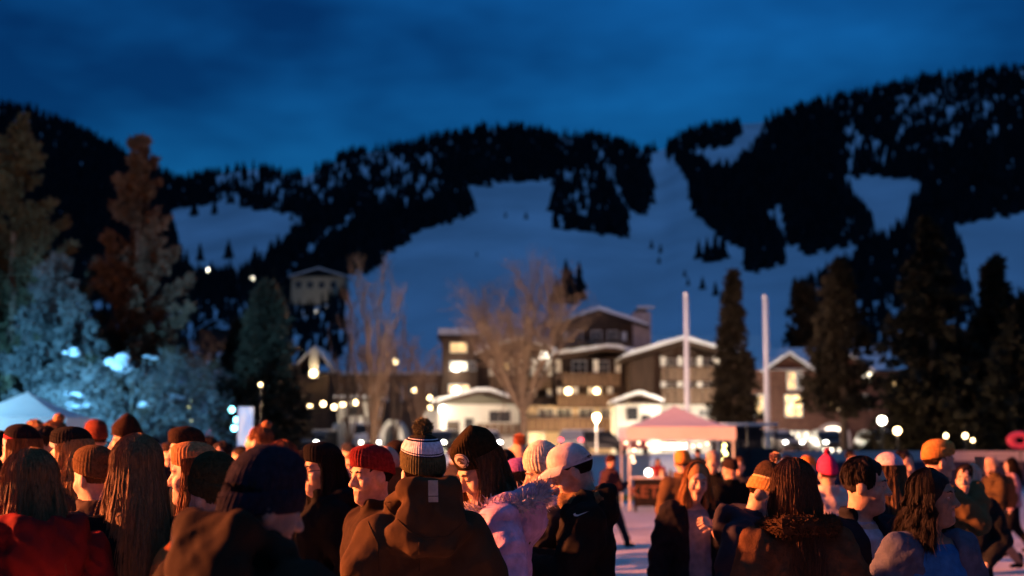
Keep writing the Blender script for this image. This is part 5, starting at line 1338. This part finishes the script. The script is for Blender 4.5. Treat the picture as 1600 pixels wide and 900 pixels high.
p21, M21, j21 = person('man in pale cap and black hooded jacket looking down to the left', 893, 684, 6.9, 84, (6, 26, 0), q='hi', hatz=.022, build=.98, hair=('short', DKHAIR), tone=PALE, arms=('phone', 'phone'), show=(1, -1), scarf=(.16, .10, .05),
    jacket=dict(col=(.014, .012, .011), hood='small', fold=.016, w=.95, hem=.72, collar=.06), hat=dict(kind='cap', col=(.62, .50, .50)))
sw = [(-.035, -.004), (-.028, -.011), (-.015, -.012), (.036, .012), (-.012, -.004), (-.022, -.003), (-.027, .004)]
seam(p21, j21, 'seam', [(905, 745), (930, 770), (948, 800)], cloth((.02, .018, .016)))
stick(p21, j21, 'swoosh_mark', 908, 803, sw, cloth((.55, .55, .55)), .005)
person('blurred man in dark navy beanie close to the camera, face turned right', 414, 698, 3.75, -32, (-28, 14, 0), q='hi', hatz=.028, build=1.06, hair=('short', DKHAIR), tone=TAN,
    jacket=dict(col=(.028, .018, .012), hood='high', fold=.012, w=1.1, collar=.05, wl=.2), hat=dict(col=(.022, .020, .030), low=-.016, tall=.012, ribs=40, lump=.015, pw=2.9))
person('woman with long straight brown hair in a black coat, hand raised beside her face', 212, 686, 5.25, 26, (6, 0, 0), q='hi', hatz=.0, girl=True, hair=('long', (.19, .10, .045), .36), tone=PALE,
    arms=('pocket', ((.20, .16, 1.24), (.035, .215, 1.49))), show=(-1,), jacket=dict(col=BLK, fold=.014, hem=.5, collar=.05, kind='cloth'))
person('woman with dark hair lit blond at its edge, in a red jacket at far left', 44, 708, 4.95, 44, (10, 4, 0), q='hi', hatz=.0, girl=True, hair=('long', (.20, .10, .042), .30), tone=PALE,
    jacket=dict(col=(.17, .014, .013), hood='down', fold=.018, hem=.75, w=1.05))
person('woman with very long wavy dark hair and brown fur-collared coat, seen from behind', 1236, 722, 6.1, 14, (8, 4, 0), q='hi', hatz=.0, girl=True, hair=('curly', (.065, .03, .016), .50), tone=PALE,
    jacket=dict(col=(.085, .042, .022), fold=.012, hem=.5, collar=.02, kind='cloth'))
fur('fur_collar', PEOPLE[-1], [(.11, .08, 1.45), (.145, -.02, 1.475), (.105, -.115, 1.49), (0, -.145, 1.495), (-.105, -.115, 1.49), (-.145, -.02, 1.475), (-.11, .08, 1.45)], .045, 6500, .026, (.05, .026, .014), 8)
person('man in tan zigzag beanie with pompom and navy jacket bowing his head', 1196, 718, 7.4, -118, (-10, 26, -10), q='mid', hatz=.045, hair=('short', BRHAIR), tone=PALE, build=1.06,
    jacket=dict(col=(.030, .026, .036), hood='down', fold=.016, w=1.06), hat=dict(col=(.42, .22, .07), tall=.025, low=.02, pom=(.55, .36, .24), pomr=.030, slouch=(0, -.04), bands=[(.088, .093, (.55, .40, .2)), (.093, .118, (.05, .03, .02)), (.118, .123, (.55, .40, .2)), (.123, .3, (.06, .035, .02))]))
person('young man with short dark hair, black jacket open over a pale shirt', 1352, 713, 6.6, -152, (40, 4, 0), q='hi', hatz=.012, hair=('short', (.018, .012, .010)), tone=PALE, arms=('pocket', 'pocket'),
    jacket=dict(col=(.016, .016, .022), fold=.014, open=.055, w=1.04), inner=(.42, .40, .50))
person('woman with dark shoulder-length hair in blue top and grey-blue cardigan', 1458, 736, 6.3, -165, (40, -2, 0), q='hi', hatz=.004, girl=True, hair=('curly', (.014, .010, .010), .16), tone=SHADED, arms=('pocket', 'pocket'),
    jacket=dict(col=(.075, .085, .13), fold=.012, open=.085, collar=0, hem=.7, kind='cloth', w=.9), inner=(.03, .13, .33), build=.88)
# second row -------------------------------------------------------
person('person with olive beanie and white fleece collar, facing left', 336, 712, 5.2, 48, (4, 4, 0), q='mid', hatz=.03, hair=('short', BRHAIR), jacket=dict(col=(.34, .10, .03), fold=.012), scarf=(.60, .52, .48), hat=dict(col=(.045, .035, .016), tall=.02, low=.006))
person('woman with ginger hair under a tan beanie, profile lit red, facing left', 303, 692, 6.4, 84, (6, 2, 0), q='hi', hatz=.025, girl=True, hair=('long', GINGER, .2), jacket=dict(col=(.10, .05, .03), fold=.012), hat=dict(col=(.36, .17, .07), low=.034, cuff=False, crush=.01))
person('man in black beanie, red-lit face towards the left, above the tan beanie', 291, 668, 9.2, 106, (0, 4, 0), q='mid', hatz=.025, hair=('short', DKHAIR), jacket=dict(col=BLK), hat=dict(col=(.03, .018, .014), low=.036))
person('person in pointed black beanie in front of the blue shrubs', 198, 651, 11.0, 98, (6, 0, 0), q='mid', hatz=.075, hair=('short', DKHAIR), jacket=dict(col=(.05, .02, .02)), hat=dict(col=(.035, .018, .012), tall=.06, taper=.35, pw=1.7, low=.034))
person('person in maroon knit beanie seen from behind beside the blue tent', 150, 658, 13.0, 40, q='mid', hatz=.03, hair=('short', DKHAIR), jacket=dict(col=(.16, .07, .06)), hat=dict(col=(.12, .03, .02), tall=.01), scarf=(.5, .42, .40))
person('person in black beanie with red and white band at the left edge', 33, 666, 8.4, 66, (8, 0, 0), q='mid', hatz=.03, hair=('long', (.20, .10, .04), .16), girl=True, jacket=dict(col=(.10, .05, .03)), hat=dict(col=(.016, .012, .014), low=.022, tall=.01, cuff=False, bands=[(.0, .055, (.62, .55, .5)), (.055, .085, (.30, .03, .04))]))
person('person with short dark hair and glowing red face below the blue tent', 66, 666, 10.5, 150, (0, 2, 0), q='mid', hatz=.01, hair=('short', DKHAIR), jacket=dict(col=BLK))
person('person with orange-lit hair tied in a bun under the blue tent', 83, 656, 11.5, 60, (0, 0, 0), q='mid', hatz=.012, girl=True, hair=('bun', (.30, .14, .05)), jacket=dict(col=(.20, .12, .08)))
person('small blond head just left of the bun, below the tent edge', 53, 656, 14.5, 50, q='lo', hatz=.01, hair=('short', (.32, .17, .07)), jacket=dict(col=(.05, .04, .04)))
person('woman with blond curls under a black beanie with white brim', 112, 668, 7.6, 62, (14, 6, 0), q='hi', hatz=.025, girl=True, hair=('curly', BLOND, .26), jacket=dict(col=(.08, .05, .03)), hat=dict(col=(.018, .015, .014), low=.036, bands=[(.03, .062, (.55, .5, .46))]))
person('person in plain brown beanie between the curls and the long straight hair', 148, 697, 6.6, 52, (4, 4, 0), q='mid', hatz=.025, hair=('short', BRHAIR), jacket=dict(col=(.05, .035, .03), fold=.012), hat=dict(col=(.10, .055, .025), low=.02))
person('person at the very left edge with dark hair behind the striped beanie', -4, 676, 9.6, 60, q='mid', hatz=.01, hair=('long', DKHAIR, .2), girl=True, jacket=dict(col=BLK))
person('woman with glasses and black hair in a black coat, face lit pink', 503, 694, 7.6, 112, (6, 2, 0), q='hi', hatz=.02, girl=True, hair=('long', (.012, .010, .010), .25), jacket=dict(col=BLK, fold=.012, hood='down'), hat=dict(col=(.012, .011, .012), low=.032, cuff=False))
gl = MB(); Mg = head_matrix(6, 2, 0)
for sd in (1, -1):
    gl.tube([Mg @ Vector((sd*.033+.024*math.cos(t*math.pi/8), .097-.006*abs(math.cos(t*math.pi/8)), .006+.020*math.sin(t*math.pi/8))) for t in range(17)], .0018, 5)
    gl.tube([Mg @ Vector((sd*.057, .092, .010)), Mg @ Vector((sd*.078, .03, .010)), Mg @ Vector((sd*.080, -.01, .004))], .0018, 5)
gl.tube([Mg @ Vector((-.009, .099, .010)), Mg @ Vector((.009, .099, .010))], .0018, 5); gl.build('glasses', DARKM, PEOPLE[-1])
person('small face framed by a dark hood between the glasses and maroon beanie', 527, 718, 8.3, 150, q='mid', hatz=.03, girl=True, jacket=dict(col=(.015, .012, .014), hood='up'), tone=PALE)
person('person with red-brown tousled hair behind the navy beanie', 437, 688, 8.8, 70, q='mid', hatz=.01, hair=('short', (.24, .08, .03)), jacket=dict(col=(.05, .03, .02)))
person('person with upright orange-lit hair right of the white panel', 404, 665, 12.5, 70, (0, -6, 0), q='mid', hatz=.012, hair=('bun', (.22, .09, .04)), jacket=dict(col=(.08, .05, .04)))
person('person with orange-lit hood raised behind the maroon beanie', 600, 683, 8.2, 40, q='mid', hatz=.05, jacket=dict(col=(.13, .065, .03), hood='up', fold=.014))
person('dark head between the orange hood and pompom beanie', 622, 690, 10.5, 10, q='mid', hatz=.02, hair=('short', DKHAIR), jacket=dict(col=BLK), hat=dict(col=(.02, .014, .012)))
person('orange-lit face behind the glasses woman and maroon beanie', 557, 702, 9.6, 130, q='mid', hatz=.01, hair=('short', BRHAIR), jacket=dict(col=BLK))
person('dark head left of the orange-lit face', 470, 706, 10.0, 60, q='lo', hatz=.02, hair=('short', DKHAIR), jacket=dict(col=BLK), hat=dict(col=(.02, .016, .016)))
person('person in purple-shaded beanie behind the lavender fur hood', 812, 717, 8.2, 70, (0, 6, 0), q='mid', hatz=.03, hair=('long', BRHAIR, .12), girl=True, jacket=dict(col=(.20, .13, .26)), hat=dict(col=(.30, .10, .34), low=.01, tall=.01))  # purple of the hat is shadow put into its colour
person('person in peach pompom hat far behind the purple-shaded beanie', 810, 697, 13.0, 70, q='mid', hatz=.05, hair=('short', BRHAIR), jacket=dict(col=(.2, .15, .13)), hat=dict(col=(.60, .42, .30), tall=.05, taper=.3, pom=(.62, .24, .11), pomr=.062))
person('dark haired person between brown patch beanie and peach pompom', 788, 702, 11.5, 20, q='lo', hatz=.01, hair=('short', DKHAIR), jacket=dict(col=BLK))
person('person in cream beanie and pale lilac hood, hand held up to the chin', 851, 692, 7.4, 92, (4, 10, 0), q='hi', hatz=.045, girl=True, hair=('short', BRHAIR), arms=('pocket', ((.22, .13, 1.22), (.06, .19, 1.44))), show=(-1,),
    jacket=dict(col=(.022, .020, .024), fold=.012), scarf=(.50, .42, .56), hat=dict(col=(.66, .58, .48), tall=.035, low=.022, taper=.2, pw=2.2))
# right-hand group -------------------------------------------------
pc, Mc, jc = person('laughing woman with blond hair in long black coat holding a cup', 1088, 723, 9.6, 192, (-6, 6, -6), q='hi', hatz=.008, girl=True, hair=('long', (.34, .17, .06), .22), tone=PALE, arms=(((.27, -.02, 1.12), (.30, .03, .88)), ((.22, .08, 1.16), (.035, .255, 1.345))), show=(-1, 1),
    jacket=dict(col=(.014, .013, .016), fold=.014, hem=.36, open=.075, w=1.0, slv=1.1, kind='cloth'), inner=(.20, .18, .20), build=.92)
person('man in mustard beanie and brown jacket standing before the pink tent', 1066, 703, 15.5, 20, (-30, 0, 0), q='mid', hatz=.025, jacket=dict(col=(.10, .06, .03)), hat=dict(col=(.60, .27, .06)), hair=('short', BRHAIR))
person('red-jacketed vendor behind the table under the pink tent', 1028, 716, 41.0, 180, q='lo', hatz=.01, hair=('long', DKHAIR, .2), girl=True, jacket=dict(col=(.24, .02, .025)), arms=('chest', 'phone'))
person('person in dark coat with pale hat right of the laughing woman', 1114, 706, 17.0, 160, q='lo', hatz=.02, jacket=dict(col=BLK), hat=dict(col=(.45, .34, .30)))
person('dark coated person half hidden right of the pink tent', 1140, 716, 16.0, 30, q='lo', hatz=.02, jacket=dict(col=BLK), hat=dict(col=(.03, .02, .02)))
person('small figure with pinkish face between laughing woman and tan beanie', 1154, 714, 19.0, 170, q='lo', hatz=.01, hair=('short', BRHAIR), jacket=dict(col=(.03, .03, .04)))
person('person in bright pink pompom beanie and pale peach puffer jacket', 1292, 713, 12.5, 10, q='mid', hatz=.045, girl=True, jacket=dict(col=(.62, .46, .40), puff=.018, pitch=.12, w=1.12), hat=dict(col=(.75, .05, .16), tall=.035, taper=.2, pom=(.7, .06, .15), pomr=.03), hair=('short', BRHAIR))
person('person in orange beanie beside the bright pink pompom beanie', 1262, 713, 16.0, 150, q='mid', hatz=.02, jacket=dict(col=(.05, .03, .03)), hat=dict(col=(.62, .22, .05)), hair=('short', BRHAIR))
person('person in pale lilac beanie behind the short-haired young man', 1388, 709, 9.0, 30, (-10, 0, 0), q='mid', hatz=.03, girl=True, jacket=dict(col=(.02, .018, .022)), hat=dict(col=(.58, .44, .52), low=.01, tall=.01), hair=('long', BRHAIR, .35))
p29, M29, j29 = person('man in orange-tan beanie and brown jacket lifting a drink, facing right', 1466, 687, 9.8, -74, (-6, 6, 0), q='hi', hatz=.025, jacket=dict(col=(.13, .08, .035), fold=.014), hat=dict(col=(.50, .23, .06), low=.036), hair=('short', BRHAIR), arms=('face', 'pocket'), show=(1,), build=1.05)
p31, M31, j31 = person('walker in olive jacket and tan trousers carrying a backpack, heading left', 1548, 715, 20.5, 104, (0, 4, 0), q='mid', hatz=.03, legs=(.34, .22, .16), stride=.26, jacket=dict(col=(.085, .055, .025), fold=.012, collar=.09), hat=dict(col=(.55, .36, .26), tall=.01), hair=('short', DKHAIR), arms=('phone', 'phone'), show=(1, -1), beard=(.03, .02, .015))
person('person in pink sweater and black leggings beyond the walker', 1578, 716, 23.5, 70, q='mid', hatz=.0, girl=True, legs=(.012, .012, .015), stride=-.2, jacket=dict(col=(.50, .28, .32), hem=.88), hair=('long', DKHAIR, .2), arms=('down', 'down'))
person('person in black jacket behind the lifted drink', 1508, 728, 11.5, 150, q='mid', hatz=.0, jacket=dict(col=(.014, .016, .018)), hair=('short', DKHAIR))
person('dark figure behind the black haired young man', 1412, 706, 12.5, 200, q='lo', hatz=.0, jacket=dict(col=BLK), hair=('short', DKHAIR))
person('dark skater with legs apart in front of the blue rink boards', 955, 711, 25.5, -60, q='mid', hatz=.02, stride=.34, jacket=dict(col=(.05, .025, .03), hem=.85), legs=(.02, .02, .03), arms=('phone', 'down'), hat=dict(col=(.05, .02, .02)))
for (x, t_, y_, c_, lab) in ((908, 706, 30, (.05, .03, .03), 'small dark figure right of the pale cap by the rink boards'), (1090, 700, 39, (.03, .03, .03), 'tiny dark figure inside the pink tent'),
        (1228, 712, 21, (.04, .03, .03), 'small dark figure between tan beanie and orange beanie'), (1330, 704, 26, (.03, .025, .03), 'small dark figure left of the lilac beanie'), (345, 690, 13.5, (.16, .07, .04), 'red-lit head between black and navy beanies'), (330, 682, 15.5, (.05, .02, .02), 'small dark red head below the red light'),
        (240, 684, 15, (.03, .02, .02), 'small dark head right of the pointed beanie'), (520, 700, 14, (.03, .02, .02), 'small dark head above the hooded face'), (730, 705, 16, (.04, .03, .03), 'small dark head between two beanies in the middle')):
    person(lab, x, t_, y_, (x*37) % 360, q='lo', hatz=.01, hair=('short', DKHAIR), jacket=dict(col=c_))
for (x, t_, y_, c_, hc, lab) in ((262, 694, 17, (.02, .015, .015), (.03, .02, .02), 'small dark beanie behind the long straight hair and black beanie'), (375, 696, 18, (.02, .015, .02), None, 'small dark head at the foot of the glowing panel'), (455, 697, 19, (.025, .02, .02), (.16, .07, .04), 'small rust beanie right of the red-brown tousled hair'),
        (485, 693, 22, (.02, .02, .02), None, 'tiny dark head left of the glasses woman'), (545, 694, 20, (.03, .02, .02), (.03, .03, .04), 'tiny dark beanie above the orange-lit face'), (575, 692, 23, (.02, .02, .03), None, 'tiny dark head above the maroon beanie'), (640, 697, 21, (.02, .015, .015), None, 'tiny dark head mostly behind the pompom beanie'),
        (712, 699, 22, (.03, .025, .03), (.05, .03, .03), 'tiny brown beanie left of the round patch'), (775, 697, 24, (.02, .02, .02), None, 'tiny dark head right of the brown patch beanie'), (835, 697, 23, (.04, .03, .03), None, 'tiny dark head behind the cream beanie'), (180, 690, 19, (.03, .02, .02), None, 'tiny dark head left of the pointed beanie')):
    person(lab, x, t_, y_, (x*53) % 360, q='lo', hatz=.015, hair=('short', DKHAIR), hat=dict(col=hc) if hc else None, jacket=dict(col=c_))
# things held -------------------------------------------------------
def cup(label, root, local, h=.11, r=.038, col=(.42, .26, .16)):
    S = Matrix.LocRotScale(root.location, root.rotation_euler.to_quaternion(), root.scale)
    o = empty('paper_cup', S @ Vector(local), 0, label, 'cup', 'drinks held in the crowd')
    MB().lathe([(.001, 0), (r*.72, 0), (r*.74, .004), (r, h-.004), (r*1.05, h), (r*.95, h), (r*.7, .01), (.001, .01)], 20).build('cup_wall', mat('cup_kraft', col, .7, .1, 20), o, True)
    MB().lathe([(.001, h-.015), (r*.95, h-.015)], 20).build('drink', mat('drink_dark', (.05, .025, .012), .1), o)
cup('paper cup held by the laughing woman in the long black coat', pc, (-.085, .335, 1.335))
cup('clear drink glass lifted by the man in the orange-tan beanie', p29, (.03, .325, 1.55), .12, .034, (.25, .22, .20))
def backpack():
    S = Matrix.LocRotScale(p31.location, p31.rotation_euler.to_quaternion(), p31.scale)
    o = empty('backpack', S @ Vector((0, -.16, 1.0)), math.radians(104), 'brown backpack on the back of the walker in olive jacket', 'backpack')
    f = Field((-.22, -.28, -.05), (.22, .08, .52), .02); f.loft([0, .08, .3, .42, .46], [.13, .15, .145, .11, .06], [.08, .10, .09, .07, .04], cy=[-.07]*5, k=.03, n=3); f.ell((0, -.17, .14), (.11, .06, .10), .03); f.folds(.008, 3, .15)
    V, Q = f.mesh(); link('bag', V, Q, cloth((.16, .07, .03), 'shell'), o, smooth=True)
    s_ = MB()
    for sd in (1, -1): s_.tube([(sd*.10, .0, .42), (sd*.12, .12, .47), (sd*.13, .24, .36), (sd*.14, .20, .15), (sd*.13, .02, .05)], .018, 6)
    s_.build('straps', cloth((.03, .02, .015), 'shell'), o, True)
backpack()
